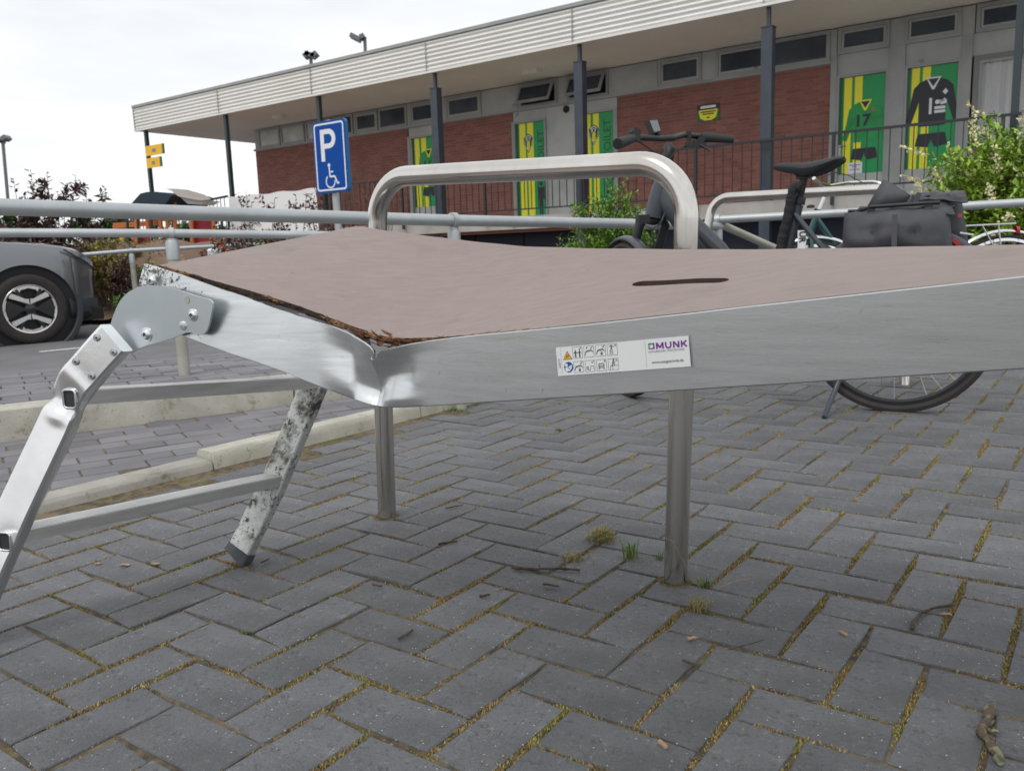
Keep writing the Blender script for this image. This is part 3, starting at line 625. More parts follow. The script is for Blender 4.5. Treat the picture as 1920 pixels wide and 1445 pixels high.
def jersey(d, s, z, k, w, body, trim, num=None, inner='jersey_black', shorts=True):
    P = lambda pts: [(s+x*k, z+y*k) for x, y in pts]
    for sg in (-1, 1): flat(d, 'sleeve', P([(sg*.26, .44), (sg*.36, .34), (sg*.42, .02), (sg*.50, -.34), (sg*.40, -.38), (sg*.29, -.05), (sg*.24, .12)]), body, w-.0071)
    flat(d, 'shirt', P([(-.27, .44), (-.12, .5), (.12, .5), (.27, .44), (.25, .1), (.24, -.42), (-.24, -.42), (-.25, .1)]), body, w-.0078)
    flat(d, 'collar', P([(-.14, .53), (.14, .53), (.02, .29), (-.02, .29)]), trim, w-.0085); flat(d, 'neck', P([(-.10, .50), (.10, .50), (.0, .345)]), inner, w-.0092)
    if shorts:
        flat(d, 'shorts', P([(-.25, -.56), (.25, -.56), (.30, -.80), (.06, -.84), (.0, -.68), (-.06, -.84), (-.30, -.80)]), 'jersey_black', w-.0085)
    if num: text('number', num, .36*k, 'jersey_black', d, wm(bld) @ BM(s-.06*k, z+.06*k, w-.009), .01)
d, w = door(-4.04, -3.27, ZF+.02, 3.40, 1.80, .09, (.12, .28), (.34, .50), handle=-4.0)
jersey(d, -3.60, 2.62, .72, w, 'jersey_green', 'door_yellow', '17'); flat(d, 'badge', circle2(-3.47, 2.83, .03, 10), 'play_orange', w-.009)
flat(d, 'notice', rect(-3.86, -3.62, 1.80, 1.99), 'sign_white', w-.009); [flat(d, 'notice_lettering', rect(-3.74-h_, -3.74+h_, z_-.007, z_+.007), 'print_grey', w-.011) for z_, h_ in ((1.945, .09), (1.915, .04), (1.87, .08))]
d, w = door(-2.97, -2.20, ZF+.02, 3.40, 1.80, .07, (.10, .25), (.31, .46))
jersey(d, -2.57, 2.80, .80, w, 'jersey_black', 'sign_white')
flat(d, 'badge', [(-2.43, 2.98), (-2.39, 3.03), (-2.35, 2.98), (-2.39, 2.93)], 'sign_white', w-.0095)
flat(d, 'sponsor_bar', rect(-2.62, -2.58, 2.65, 2.90), 'sign_white', w-.0095)
flat(d, 'sponsor_mark', circle2(-2.50, 2.83, .035, 14)+[(-2.40, 2.88), (-2.37, 2.86), (-2.36, 2.80), (-2.45, 2.78)], 'sign_white', w-.0095)
for z_ in (2.74, 2.68): flat(d, 'sponsor_line', rect(-2.54, -2.38, z_-.022, z_+.022), 'sign_white', w-.0095)
d, w = door(-13.87, -13.05, ZF+.02, 3.40, 1.80, .08, (.10, .28), (.36, .54)); jersey(d, -13.36, 2.70, .80, w, 'jersey_green', 'door_yellow', '16')
# curtained window at the right
cw = empty('window', (0, 0, 0)); cw.parent = bld; panel_frame(cw, -2.0, .2, ZF+.7, 3.45, .07, W-.03, W+.05, 'frame_dark'); panel_frame(cw, -1.93, -.95, ZF+.77, 3.38, .05, W-.01, W+.03, 'frame_grey', 'sash')
P = [[(s, W+.035+.012*math.sin(s*70)+.008*math.sin(s*31), z) for z in (ZF+.8, 3.36)] for s in np.linspace(-1.89, .12, 160)]
bp_('curtain', MB().grid(P), 'curtain', cw, smooth=60); infill(-2.0, 6, ZF, ZF+.7)
bp_('wall', MB().span(.2, 6, W, W+.2, ZF+.7, ZS), 'brick')
# plaque on the brick wall
pl = empty('wall_plaque', (0, 0, 0)); pl.parent = bld; w = W-.02
bp_('board', MB().span(-6.60, -6.16, W-.018, W-.002, 2.97, 3.27), 'door_dark_green', pl)
flat(pl, 'header', rect(-6.60, -6.16, 3.17, 3.27), 'print_black', w); flat(pl, 'face', [(-6.57, 3.17), (-6.19, 3.17), (-6.22, 3.03), (-6.31, 2.98), (-6.45, 2.98), (-6.54, 3.03)], 'door_yellow', w)
flat(pl, 'header_lettering', rect(-6.53, -6.23, 3.20, 3.245), 'sign_white', w-.003)
for z_, h_ in ((3.135, .15), (3.095, .11), (3.03, .03)): flat(pl, 'lettering', rect(-6.38-h_, -6.38+h_, z_-.011, z_+.011), 'print_black', w-.003)
# terrace slab, void below, reddish beam
bp_('terrace_slab', MB().span(-19.7, 6, -.05, W, 1.09, ZF), 'terrace'); bp_('edge_beam', MB().span(-13.6, -7.2, -.02, .06, 1.03, 1.088), 'beam_red')
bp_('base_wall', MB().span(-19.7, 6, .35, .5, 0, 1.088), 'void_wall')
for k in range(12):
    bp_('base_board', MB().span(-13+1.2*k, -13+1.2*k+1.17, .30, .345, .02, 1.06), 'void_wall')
# roof: slab, soffit boards, ribbed fascia panels
rf = bp_('roof', MB().span(-21.93, 6, 0, 9.3, 4.30, 4.86), 'roof_top')
for k in range(10):
    a = -21.93+k*2.8; bp_('soffit_panel', MB().span(a, min(a+2.797, 6), .0, 9.3, 4.235, 4.27), 'soffit', rf)
def ribs(s0, s1, w, z0=4.26, z1=4.84, n=7):
    P = []
    m = n*10
    for s in (s0, s1): P.append([(s, w-.032*(.5-.5*math.cos(2*math.pi*n*i/m))**.8-.004, lerp(z0, z1, i/m)) for i in range(m+1)])
    return MB().grid(P)
for k in range(-1, 8):
    s0 = -21.95 if k < 0 else -18.2+3.4*k-.0; s1 = -18.2+3.4*(k+1) if k >= 0 else -18.2
    bp_('fascia_panel', ribs(s0+.012, min(s1, 6)-.012, -.03), 'fascia', rf, smooth=50)
    bp_('joint_strip', MB().span(s0-.012, s0+.012, -.072, -.03, 4.25, 4.85), 'frame_grey', rf)
bp_('top_trim', MB().span(-21.97, 6, -.085, .02, 4.842, 4.905), 'frame_grey', rf); bp_('bottom_trim', MB().span(-21.97, 6, -.075, .0, 4.225, 4.262), 'fascia', rf)
sidep = [[(-21.93-.032*(.5-.5*math.cos(2*math.pi*7*i/70))**.8-.006, y, lerp(4.26, 4.84, i/70)) for i in range(71)] for y in (-.03, 9.3)]
bp_('side_fascia', MB().grid(sidep), 'fascia', rf, smooth=50)
# soffit lamps
for x, y, rr in ((522, 217, 1), (998, 130, 0)):
    P = wm(bld).inverted() @ g(x, y, 4.235)
    if rr: bp_('ceiling_lamp', MB().lathe((P.x, P.y, 4.234), (0, 0, -1), [(0, .17), (.05, .17), (.085, .12), (.09, 0)], 24), 'lamp_white', rf, 40)
    else: bp_('ceiling_lamp', MB().span(P.x-.17, P.x+.17, P.y-.1, P.y+.1, 4.14, 4.234), 'lamp_white', rf)
# columns
for i, s in enumerate((-21.6, -18.08, -14.7, -11.29, -7.93, -4.56, -1.22, 2.1)):
    c = empty('column', (0, 0, 0)); c.parent = bld
    if i in (3, 4, 5):
        bp_('steel_post', MB().span(s-.085, s+.085, -.02, .14, 0, 3.93), 'steel_dark', c); bp_('steel_pin', MB().span(s-.028, s+.028, .03, .09, 3.93, 4.235), 'steel_dark', c)
        bp_('cap_plate', MB().span(s-.095, s+.095, -.03, .15, 3.93, 3.945), 'steel_dark', c)
    else: bp_('steel_post', MB().span(s-.045, s+.045, 0, .09, 0, 4.235), 'steel_thin', c)
# terrace railing and the fence running on to the left
rl = empty('terrace_railing', tuple((wm(bld) @ Vector((-14.3, -.1, ZF)))), BRZ, 'black metal balustrade in front of the brick wall and doors', 'railing')
def rp(name, mb, m, par=rl): return make(name, MB().add([wm(bld) @ Vector(p) for p in mb.v], mb.f), m, par)
rp('top_rail', MB().span(-14.4, 4, -.14, -.09, 2.225, 2.26), 'rail_black'); rp('bottom_rail', MB().span(-14.4, 4, -.13, -.10, 1.44, 1.465), 'rail_black')
s = -14.35; k = 0
bal = None
while s < 3.9:
    if k % 14 == 0: rp('rail_post', MB().span(s-.022, s+.022, -.145, -.10, 1.2, 2.225), 'rail_black')
    elif bal is None: bal = rp('baluster', MB().span(s-.006, s+.006, -.122, -.108, 1.465, 2.225), 'rail_black'); bs0 = s
    else:
        b = bal.copy(); COL.objects.link(b); b.location = bal.location+Vector((s-bs0, 0, 0))
    s += .155; k += 1
fe = empty('fence', tuple((wm(bld) @ Vector((-22.5, -.1, 1)))), BRZ, 'dark railing fence running left from the white banner', 'fence')
rp('top_rail', MB().bar((-23.5, -.12, 1.95), (-18.05, -.12, 2.26), .04, .05), 'rail_black', fe)
for k in range(32):
    s = -23+.155*k; rp('baluster', MB().span(s-.007, s+.007, -.125, -.111, 1.0, 2.0+.25*(k/32)), 'rail_black', fe)
ban = empty('banner', tuple((wm(bld) @ Vector((-16.2, -.16, 1.2)))), BRZ, 'white banner board on the fence behind the purple shrub, lettered INGAL', 'banner')
P = [[wm(bld) @ Vector((s, -.16+.01*math.sin(s*6), z)) for z in (1.25, 2.24-.03*math.sin((s+18)*3.1)**2)] for s in np.linspace(-17.95, -14.75, 40)]
make('board', MB().grid(P), 'banner', ban, smooth=60)
text('lettering', 'INGAL', .26, 'print_grey', ban, wm(bld) @ BM(-17.15, 1.56, -.19), -.004)
# yellow direction signs on the first column
for zz, L_, tx in ((4.02, .78, 'P 1'), (3.70, .62, 'VELD 2')):
    sg = empty('direction_sign', tuple(wm(bld) @ Vector((-21.5, -.05, zz))), BRZ, 'yellow arrow board, %s of the two on the leftmost canopy post' % ('upper' if zz > 4 else 'lower'), 'direction sign', 'yellow boards on the canopy post')
    z0 = zz-.36
    rp('board', MB().prism([(-21.54, -.06, z0-.12), (-21.54+L_, -.06, z0-.12), (-21.54+L_, -.06, z0+.14), (-21.54, -.06, z0+.14)], (0, .02, 0)), 'sign_yellow', sg)
    rp('end_strip', MB().span(-21.54+L_, -21.46+L_, -.062, -.036, z0-.12, z0+.14), 'door_dark_green', sg)
    rp('lettering', MB().span(-21.54+L_*.40, -21.54+L_*.62, -.066, -.0605, z0-.035, z0+.045), 'print_grey', sg)
# ================================================================== BROKEN WORK PLATFORM
pf = empty('work_platform', (.05, 1.3, 0), 0, 'aluminium work platform buckled in the middle, with dented ladder leg and torn brown plywood deck', 'work platform')
def pp(name, mb, m, smooth=0, par=pf, recalc=True): return make(name, mb, m, par, smooth=smooth, recalc=recalc)
UD = Vector((.865, -.50, 0)); WD = Vector((.50, .865, 0)).normalized()
def interp(tab, x):
    if x <= tab[0][0]: return tab[0][1]
    for (a, b), (c, d) in zip(tab, tab[1:]):
        if x <= c: return b+(d-b)*(x-a)/(c-a)
    return tab[-1][1]
# near side rail: stations (top px, bottom px, depth)
ST = [((270, 495), (243, 590), 1.50), ((285, 499), (258, 598), 1.493), ((339, 516), (312, 616), 1.465), ((400, 538), (372, 640), 1.435), ((455, 556), (428, 661), 1.408), ((510, 576), (484, 679), 1.38), ((560, 593), (536, 698), 1.355), ((600, 605), (580, 716), 1.335),
      ((630, 614), (612, 728), 1.318), ((655, 624), (638, 738), 1.305), ((675, 634), (660, 746), 1.292), ((690, 642), (676, 752), 1.283), ((701, 649.5), (688, 756), 1.276), ((706.5, 656), (695, 758), 1.272), ((708, 661), (701, 759.3), 1.270),
      ((706, 666), (705, 760), 1.269), ((702, 670), (708, 760.5), 1.267), ((706, 673), (711, 761), 1.265), ((711, 671.5), (714, 761.3), 1.264), ((714.5, 667), (717, 761.6), 1.262), ((715.5, 662), (721, 762), 1.260), ((719, 659), (727, 762.3), 1.257),
      ((728, 656), (735, 762.6), 1.253), ((746, 651), (748, 762.5), 1.243), ((772, 645), (773, 761.5), 1.228), ((810, 639), (808, 759.5), 1.208), ((850, 634), (850, 757), 1.187), ((900, 628.5), (900, 753.5), 1.163), ((1000, 619.5), (1000, 747.4), 1.12)]
def CY(x): return 3060/(x+1730)
for x in (1100, 1200, 1295, 1400, 1500, 1635, 1780, 1920, 2080, 2300, 2600, 2800):
    t = 619.5+(x-1000)*-.1085+(.00000 if x < 1 else 0); b = 747.4-.0633*(x-1000); ST.append(((x, t+.9 if 1000 < x < 1400 else t), (x+3, b), CY(x)))
ni = len(ST); nj = 40; base = []; PX = []
for (t, b, Y) in ST:
    T = at(*t, Y); B = at(*b, Y+.002); base.append((T, B)); PX.append((t, b))
def refine(lst, k):
    out = []
    for a, b in zip(lst, lst[1:]):
        for i in range(k): out.append(tuple(p.lerp(q, i/k) if isinstance(p, Vector) else tuple(lerp(u, v, i/k) for u, v in zip(p, q)) for p, q in zip(a, b)))
    out.append(lst[-1]); return out
RS = 6; bb = refine(base, RS); pxs = refine(PX, RS)
OUT = Vector((-.47, -.88, 0)).normalized()
DVX = [545, 600, 635, 661, 667, 680, 695, 708, 722, 738, 757, 771, 779, 800, 850]
DVV = [0, .15, .3, .45, .6, .75, .88, 1]
DVD = [[0]*8, [0]*8, [3, 0, -2, -1, 1, 3, 2.5, 0], [5, 1, -2.5, -1, 1, 3.5, 3.5, 0], [7, 4, 2, 0, -3.5, -5.5, -2, 0], [8, 4.5, 1.5, -1.5, -5, -8, -5, 0], [10, 5, 0, -4, -8, -11, -7, -.5], [11, 4, -3, -7, -10, -10, -6, -.5],
       [11, 3, -6, -12, -10, -5, 0, 0], [10, 2, -6, -10, -6, 0, 4, 1], [7, 0, -5, -7, -4, 1, 4, 1], [4, 0, -3, -4, -2, 1, 3, 0], [2, 0, 0, 0, 1, 1, 2, 0], [1, 0, 0, 0, 0, 0, 0, 0], [0]*8]
def dent(x, v):
    """outward displacement (m) of the buckled face at a place x along the rail, v down its height"""
    if x <= 545 or x >= 850: return 0
    c = [interp(list(zip(DVV, row)), v) for row in DVD]
    return .001*interp(list(zip(DVX, c)), x)
G = []
for (T, B), (t, b) in zip(bb, pxs):
    row = []
    for j in range(nj+1):
        k = j/nj; x = lerp(t[0], b[0], k); y = lerp(t[1], b[1], k); row.append([T.lerp(B, k), sum(dent(x+dx, min(1, max(0, k+dk)))*w_ for dx, dk, w_ in ((0, 0, .28), (2, 0, .12), (-2, 0, .12), (0, .05, .12), (0, -.05, .12), (4, .04, .06), (-4, .04, .06), (4, -.04, .06), (-4, -.04, .06)))])
    G.append([q_+OUT*d_ for q_, d_ in row])
from bisect import bisect
rail = MB()
# section: inner return lip on top, face, bottom flange
sec = []
for row in G:
    T, B = row[0], row[-1]; up = (T-B).normalized()
    sec.append([T-OUT*.006-up*.012, T-OUT*.006+up*.0002, T+up*.0012-OUT*.003, *row, B-up*.0015-OUT*.002, B-up*.002-OUT*.045, B+up*.0015-OUT*.045, B+up*.0015-OUT*.004])
rail.grid(sec); n0 = len(sec[0]); rail.f.append(tuple(range(n0)))
pp('side_rail', rail, 'alu_rail', 50)
# far side rail
FE = [((668, 424), 1.90), ((682, 425), 1.895), ((710, 430.5), 1.87), ((760, 437), 1.82), ((800, 442), 1.785), ((856, 449), 1.74), ((920, 456), 1.69), ((983, 462), 1.64), ((1100, 465.5), 1.575), ((1250, 467), 1.485), ((1356, 467.6), 1.43), ((1500, 466.5), 1.37), ((1650, 463.5), 1.31), ((1826, 460), 1.245), ((1920, 459), 1.21), ((2200, 455), 1.12), ((2800, 450), .95)]
NE = [((298, 497.5), 1.505), ((339, 508), 1.48), ((400, 526), 1.45), ((480, 548), 1.41), ((560, 573), 1.372), ((620, 596), 1.34), ((665, 613), 1.315), ((695, 623), 1.297), ((710, 628.5), 1.286), ((735, 632.5), 1.272), ((765, 634.5), 1.253), ((810, 633), 1.225), ((870, 628.5), 1.195), ((930, 622.8), 1.165), ((1000, 617.0), 1.133), ((1295, 585), 1.025), ((1635, 547), .925), ((1920, 517), .852), ((2300, 475), .77), ((2800, 425), .685)]
def curve(tab, n, warp=None):
    P = [at(*p, Y) for p, Y in tab]; L_ = [0]
    for a, b in zip(P, P[1:]): L_.append(L_[-1]+(b-a).length)
    out = []
    for i in range(n+1):
        s = L_[-1]*i/n; k = max(0, min(len(P)-2, bisect(L_, s)-1)); out.append(P[k].lerp(P[k+1], (s-L_[k])/max(1e-9, L_[k+1]-L_[k])))
    return out, L_
def split_curve(tab, kink, n1, n2):
    a, _ = curve(tab[:kink+1], n1); b, _ = curve(tab[kink:], n2); return a+b[1:]
n1, n2 = 26, 60
near = split_curve(NE, 8, n1, n2); farc = split_curve(FE, 7, n1, n2)
for k in range(2):
    near[1:-1] = [(near[i-1]+near[i]*2+near[i+1])/4 if abs(i-n1) > 2 else near[i] for i in range(1, len(near)-1)]; farc[1:-1] = [(farc[i-1]+farc[i]*2+farc[i+1])/4 for i in range(1, len(farc)-1)]
nw = 20
def deckpt(i, t):
    a, b = near[i], farc[i]; p = a.lerp(b, t); k = (i-n1)
    # crease softens towards the far side; slight dish behind the tear
    p.z += -.004*math.exp(-((k-1)/6)**2)*math.sin(math.pi*min(1, t*1.6))*(1 if t < .62 else 0)+.0008*math.sin(i*.9)*math.sin(t*9)
    return p
top = [[deckpt(i, j/nw) for j in range(nw+1)] for i in range(n1+n2+1)]
TH_ = .010
dk = MB().grid(top); m_ = len(top); nn = nw+1; o2 = len(dk.v)
for row in top:
    for p in row: dk.v.append((p.x, p.y, p.z-TH_)); dk.a.append(.5)
for i in range(m_-1):
    for j in range(nw): dk.f.append((o2+i*nn+j, o2+(i+1)*nn+j, o2+(i+1)*nn+j+1, o2+i*nn+j+1))
for i in range(m_-1):
    dk.f.append((i*nn, (i+1)*nn, o2+(i+1)*nn, o2+i*nn)); dk.f.append((i*nn+nw, o2+i*nn+nw, o2+(i+1)*nn+nw, (i+1)*nn+nw))
for j in range(nw): dk.f.append((j, o2+j, o2+j+1, j+1)); a = (m_-1)*nn; dk.f.append((a+j, a+j+1, o2+a+j+1, o2+a+j))
deck = pp('deck_board', dk, 'ply', 40)
deck.data.materials.append(MATS['ply_edge'])
for p in deck.data.polygons:
    if abs(p.normal.z) < .75: p.material_index = 1
# hand slot cut through the board
def on_deck(u, v):
    best = None; r = ray(u, v).normalized(); c = Vector((0, 0, CAMH))
    for i in range(n1, m_-1):
        for j in range(nw):
            q = [top[i][j], top[i+1][j], top[i+1][j+1], top[i][j+1]]
            from mathutils.geometry import intersect_ray_tri
            for tri in ((q[0], q[1], q[2]), (q[0], q[2], q[3])):
                h = intersect_ray_tri(*tri, r, c)
                if h and (best is None or (h-c).length < (best-c).length): best = h
    return best
sa, sb = on_deck(1187, 531.5), on_deck(1366, 525.5)
ax = (sb-sa).normalized(); ay = Vector((0, 0, 1)).cross(ax).normalized(); L_ = (sb-sa).length; hw = .0155
poly = [sa+ax*hw+(-ax*math.cos(t)+ay*math.sin(t))*hw for t in np.linspace(-math.pi/2, math.pi/2, 9)]+[sb-ax*hw+(ax*math.cos(t)+ay*math.sin(t))*hw for t in np.linspace(math.pi/2, -math.pi/2, 9)]
cutm = MB().prism([p-Vector((0, 0, .05)) for p in poly], (0, 0, .1)); cut = make('cutter', cutm, 'ply_edge', pf)
bo = deck.modifiers.new('slot', 'BOOLEAN'); bo.operation = 'DIFFERENCE'; bo.object = cut; bo.solver = 'EXACT'
bpy.context.view_layer.update(); dg = bpy.context.evaluated_depsgraph_get(); me2 = bpy.data.meshes.new_from_object(deck.evaluated_get(dg)); deck.modifiers.clear(); deck.data = me2; bpy.data.objects.remove(cut)
for p in deck.data.polygons:
    if abs(p.normal.z) < .75: p.material_index = 1
    elif p.material_index > 1: p.material_index = 0
# dark splintered board edge showing above the bent rail
def splinters(i0, i1, n, ln, m, drop=.004, name='splinter', rr=.0006, outw=.006):
    mb = MB()
    for _ in range(n):
        i = random.uniform(i0, i1); k = int(i); p = near[k].lerp(near[min(k+1, len(near)-1)], i-k); d = (near[min(k+1, len(near)-1)]-near[k]).normalized()
        if random.random() < .5: d = -d
        q = p+OUT*random.uniform(0, outw)+Vector((0, 0, -random.uniform(0, drop)))
        mb.tube([q, q+d*ln*random.uniform(.3, 1)+Vector((random.gauss(0, .0015), random.gauss(0, .0015), random.gauss(.0008, .0015)))], [rr*random.uniform(.6, 1.6), rr*.3], 4)
    o = pp(name, mb, m); o['kind'] = 'stuff'; return o
splinters(0, n1+16, 300, .02, 'ply_edge', .010, 'splintered_edge', .0009, .004)
splinters(n1-6, n1+1, 110, .018, 'raw_wood', .007, 'torn_veneer', .0009)
splinters(n1+1, n1+14, 120, .020, 'raw_wood', .004, 'torn_veneer', .0007)
splinters(1.2, 4.2, 60, .010, 'raw_wood', .003, 'torn_veneer', .0007)
splinters(13.2, 15, 50, .009, 'raw_wood', .004, 'torn_veneer', .0008)
splinters(n1-2, n1+4, 60, .03, 'rust_wood', .016, 'torn_veneer', .0016, .008)
cr = MB()
a = at(700, 622, 1.30)
pts = [at(u, v, Y) for u, v, Y in ((690, 623, 1.305), (703, 620, 1.31), (712, 617, 1.315), (720, 622, 1.30), (736, 629, 1.28), (724, 640, 1.274), (716, 652, 1.268), (709, 648, 1.272), (702, 636, 1.29))]
pp('tear_hole', MB().add([p+Vector((0, 0, .0022)) for p in pts], [tuple(range(len(pts)))]), 'rust_wood')
pp('frame_stub', MB().tube([at(712, 645, 1.285), at(711, 625, 1.300)], .0052, 14), 'white_plastic', 40)
pp('frame_stub_core', MB().disc(at(711, 624.7, 1.3002)+Vector((0, 0, .0006)), (0, -.2, 1), .0044), 'rust_wood')
# far rail and cross members underneath
fr = MB().grid([[p-Vector((0, 0, .004))-WD*.004, p-Vector((0, 0, .095))-WD*.004, p-Vector((0, 0, .095))-WD*.04] for p in farc]); pp('far_side_rail', fr, 'alu_clean')
for i in (2, 12, 24, 40, 52, 66, 80):
    a, b = near[i]-Vector((0, 0, .035)), farc[i]-Vector((0, 0, .035)); pp('cross_member', MB().bar(a+(b-a).normalized()*.004, b-(b-a).normalized()*.004, .035, .04), 'alu_clean')
a, b = near[0]-Vector((0, 0, .05)), farc[0]-Vector((0, 0, .05)); pp('end_bar', MB().bar(a-UD*.003, b-UD*.003, .02, .085), 'rubber')
# hinge plate of galvanised sheet
Pn = at(300, 590, 1.462); nrm = -WD
PN = Vector((-.45, -.89, 0)).normalized()
def pl_(u, v, off=0): return onplane(u, v, Pn+PN*off, PN)
outl = [(206, 611), (212, 592), (218, 577), (225, 564), (232.5, 555), (240, 548), (248, 543.5), (258, 538.5), (269, 536), (280, 534.7), (291, 535), (315, 539), (339, 545.5), (371, 556), (388, 560), (394.5, 562.8), (398, 568), (398.2, 577), (391.7, 609), (388.5, 618), (385, 623.5), (381, 627), (377, 628), (368, 626.7), (356.7, 623.2), (347, 624), (323, 634), (300, 641), (275.5, 647), (266, 651), (258, 655), (247, 661.7)]
plate = empty('hinge_plate', (0, 0, 0)); plate.parent = pf
def hp(name, mb, m, smooth=0): return make(name, mb, m, plate, smooth=smooth)
hp('plate', MB().prism([pl_(*p) for p in outl], -PN*.004), 'galv')
# folded flange going down to the leg
f0, f1 = pl_(206, 611), pl_(247, 661.7); P = []
for k in range(7):
    a = k/6; off = -PN*(.018*math.sin(a*1.5)); dn = (f1-f0).cross(PN).normalized()*(.020*a); dn = dn if dn.z < 0 else -dn
    P.append([f0+off+dn-(f1-f0)*.02, f0.lerp(f1, .5)+off+dn, f1+off+dn+(f1-f0)*.02])
hp('flange', MB().grid(P), 'galv', 60)
def bolt(par, c, r, name='bolt', m='bolt', hole=True, n=None, h=.4):
    ax = n or PN; mb = MB().lathe(c, ax, [(0, r*1.35), (.0012, r*1.35), (.0016, r*1.05), (r*h*.7, r*.95), (r*h, r*.72), (r*h*1.05, r*.42), (r*h*.5, r*.40), (r*h*.5, 0)] if hole else [(0, r*1.1), (r*.25, r), (r*.3, r*.8), (r*.3, 0)], 20)
    o = make(name, mb, m, par, smooth=35)
    if hole: make('socket', MB().lathe(c, ax, [(r*h*.52, r*.40), (r*h*.55, 0)], 6), 'hex_hole', o)
    return o
for u, v, r in ((362, 590.5, .0080), (275.5, 627, .0095)): bolt(plate, pl_(u, v), r, h=.62)
bolt(plate, pl_(343.5, 610.3), .0075, 'rivet', hole=False)
hp('plate_hole', MB().disc(pl_(350, 563, .0006), PN, .0062), 'galv_post')
bolt(pf, at(288, 526, 1.484)+OUT*.003, .0078, h=.62, n=OUT)
# --- ladder legs
def stile_path(pts): return [at(u, v, Y) for u, v, Y in pts]
RD = (at(515, 903, 1.84)-at(8, 1015, 1.46)); RD.z = 0; RD.normalize()
def rect_loft(path, width, thick, wn, disp=None, nu=8, nv=3, cap=True):
    """path centre line; wide face normal wn; returns MB"""
    mb = MB(); rows = []
    for i, p in enumerate(path):
        a = path[max(0, i-1)]; b = path[min(len(path)-1, i+1)]; d = (b-a).normalized(); u = d.cross(wn).normalized(); w = u.cross(d).normalized(); row = []
        if w.dot(wn) < 0: w = -w
        c_ = .0028
        per = []
        for k in range(nu+1): per.append((lerp(-width/2+c_, width/2-c_, k/nu), thick/2, 1))
        for k in range(nv+1): per.append((width/2, lerp(thick/2-c_, -thick/2+c_, k/nv), 0))
        for k in range(3): per.append((lerp(width/2-c_, -width/2+c_, k/2), -thick/2, 0))
        for k in range(nv+1): per.append((-width/2, lerp(-thick/2+c_, thick/2-c_, k/nv), 0))
        for x, y, fl in per:
            q = p+u*x+w*y
            if disp: q = q+disp(i/(len(path)-1), x/width, y/thick, u, w, p)
            row.append(q)
        row.append(row[0]); rows.append(row)
    mb.grid(rows)
    if cap: n_ = len(rows[0]); mb.f.append(tuple(range(n_-1))); e = (len(rows)-1)*n_; mb.f.append(tuple(range(e, e+n_-1))[::-1])
    return mb
lad = empty('folding_leg', (0, 0, 0)); lad.parent = pf
def lp(name, mb, m, smooth=0): return make(name, mb, m, lad, smooth=smooth)
# near stile: centre line in the photo, bent and dented around the upper rung socket
FR = Vector((-.50, -.86, .04)).normalized(); FN = Vector((-.20, -.975, .06)).normalized()
cl = [(208, 634, 1.462), (185, 659, 1.466), (163, 684, 1.470), (147, 703, 1.474), (128, 727, 1.478), (114, 758, 1.480), (100, 790, 1.476), (70, 853, 1.466), (25, 948, 1.452), (-12, 1030, 1.438), (-60, 1145, 1.42)]
path = []
raw = [at(*p)-FN*.015 for p in cl]; raw.append(Vector((raw[-1].x-.035, raw[-1].y-.005, .012)))
for a, b in zip(raw, raw[1:]):
    k = max(2, int((b-a).length/.006))
    for i in range(k): path.append(a.lerp(b, i/k))
path.append(raw[-1])
for _ in range(5): path[1:-1] = [(path[i-1]+path[i]*2+path[i+1])/4 for i in range(1, len(path)-1)]
def onface(u, v, k):
    return onplane(u, v, raw[k]+FN*.015, FN)
S2 = onface(130, 748, 5)-FN*.015; S1 = onface(8, 1015, 9)-FN*.015
def dstile(t, x, y, u, w, p):
    if y < -.2: k = .3
    else: k = 1
    q = p+u*(x*.06); d2 = (q-S2).length; h = p.z-S2.z; v = Vector()
    v += w*(-.0065*math.exp(-(d2/.020)**2))*k
    v += w*(.0045*math.exp(-((h+.032)/.012)**2-((x+.05)/.35)**2))*k
    v += w*(.003*math.exp(-((h-.034)/.010)**2))*k
    v += w*(-.009*math.exp(-((h+.012)/.010)**2)*math.exp(-((abs(x)-.5)/.16)**2))*k
    e = math.exp(-((h+.010)/.013)**2); e2 = math.exp(-((h-.010)/.008)**2)
    v += u*(-1 if x > 0 else 1)*(.0055*e+.002*e2)*min(1, abs(x)*2)
    d1 = (q-S1).length; v += w*(-.003*math.exp(-(d1/.022)**2))*k
    return v
lp('stile', rect_loft(path, .064, .030, FN, dstile, nu=16, nv=5), 'alu_clean', 50)
for c, (u_, v_) in zip((S2, S1), ((130, 748), (8, 1015))):
    up_ = Vector((0.02, 0, 1)).normalized(); rt = up_.cross(FN).normalized(); rt = -rt if rt.x < 0 else rt
    ring = []
    hw_, hh = .0125, .0165
    base_ = [c+rt*a*hw_+up_*b*hh for a, b in ((-1, -1), (1, -1), (1, 1), (-1, 1))]
    rp_ = fillet(base_, .006, 4, closed=True); offs = FN*.0145
    o = lp('rung_socket', MB().tube([p+offs for p in rp_], .0023, 8, closed=True), 'bolt', 60)
    make('socket_opening', MB().add([p+FN*.0132 for p in rp_], [tuple(range(len(rp_)))]), 'hex_hole', o)
    make('socket_tube', MB().grid([[p+offs for p in rp_+rp_[:1]], [p-FN*.004 for p in rp_+rp_[:1]]]), 'alu_clean', o, smooth=40)
for u, v in ((181.7, 633), (213, 660.3), (142.3, 677.8), (172, 704.8)):
    c = onface(u, v, 1 if v < 670 else 2)+FN*.0004; bolt(lad, c, .0050, 'rivet', 'rivet', n=FN, h=.32)
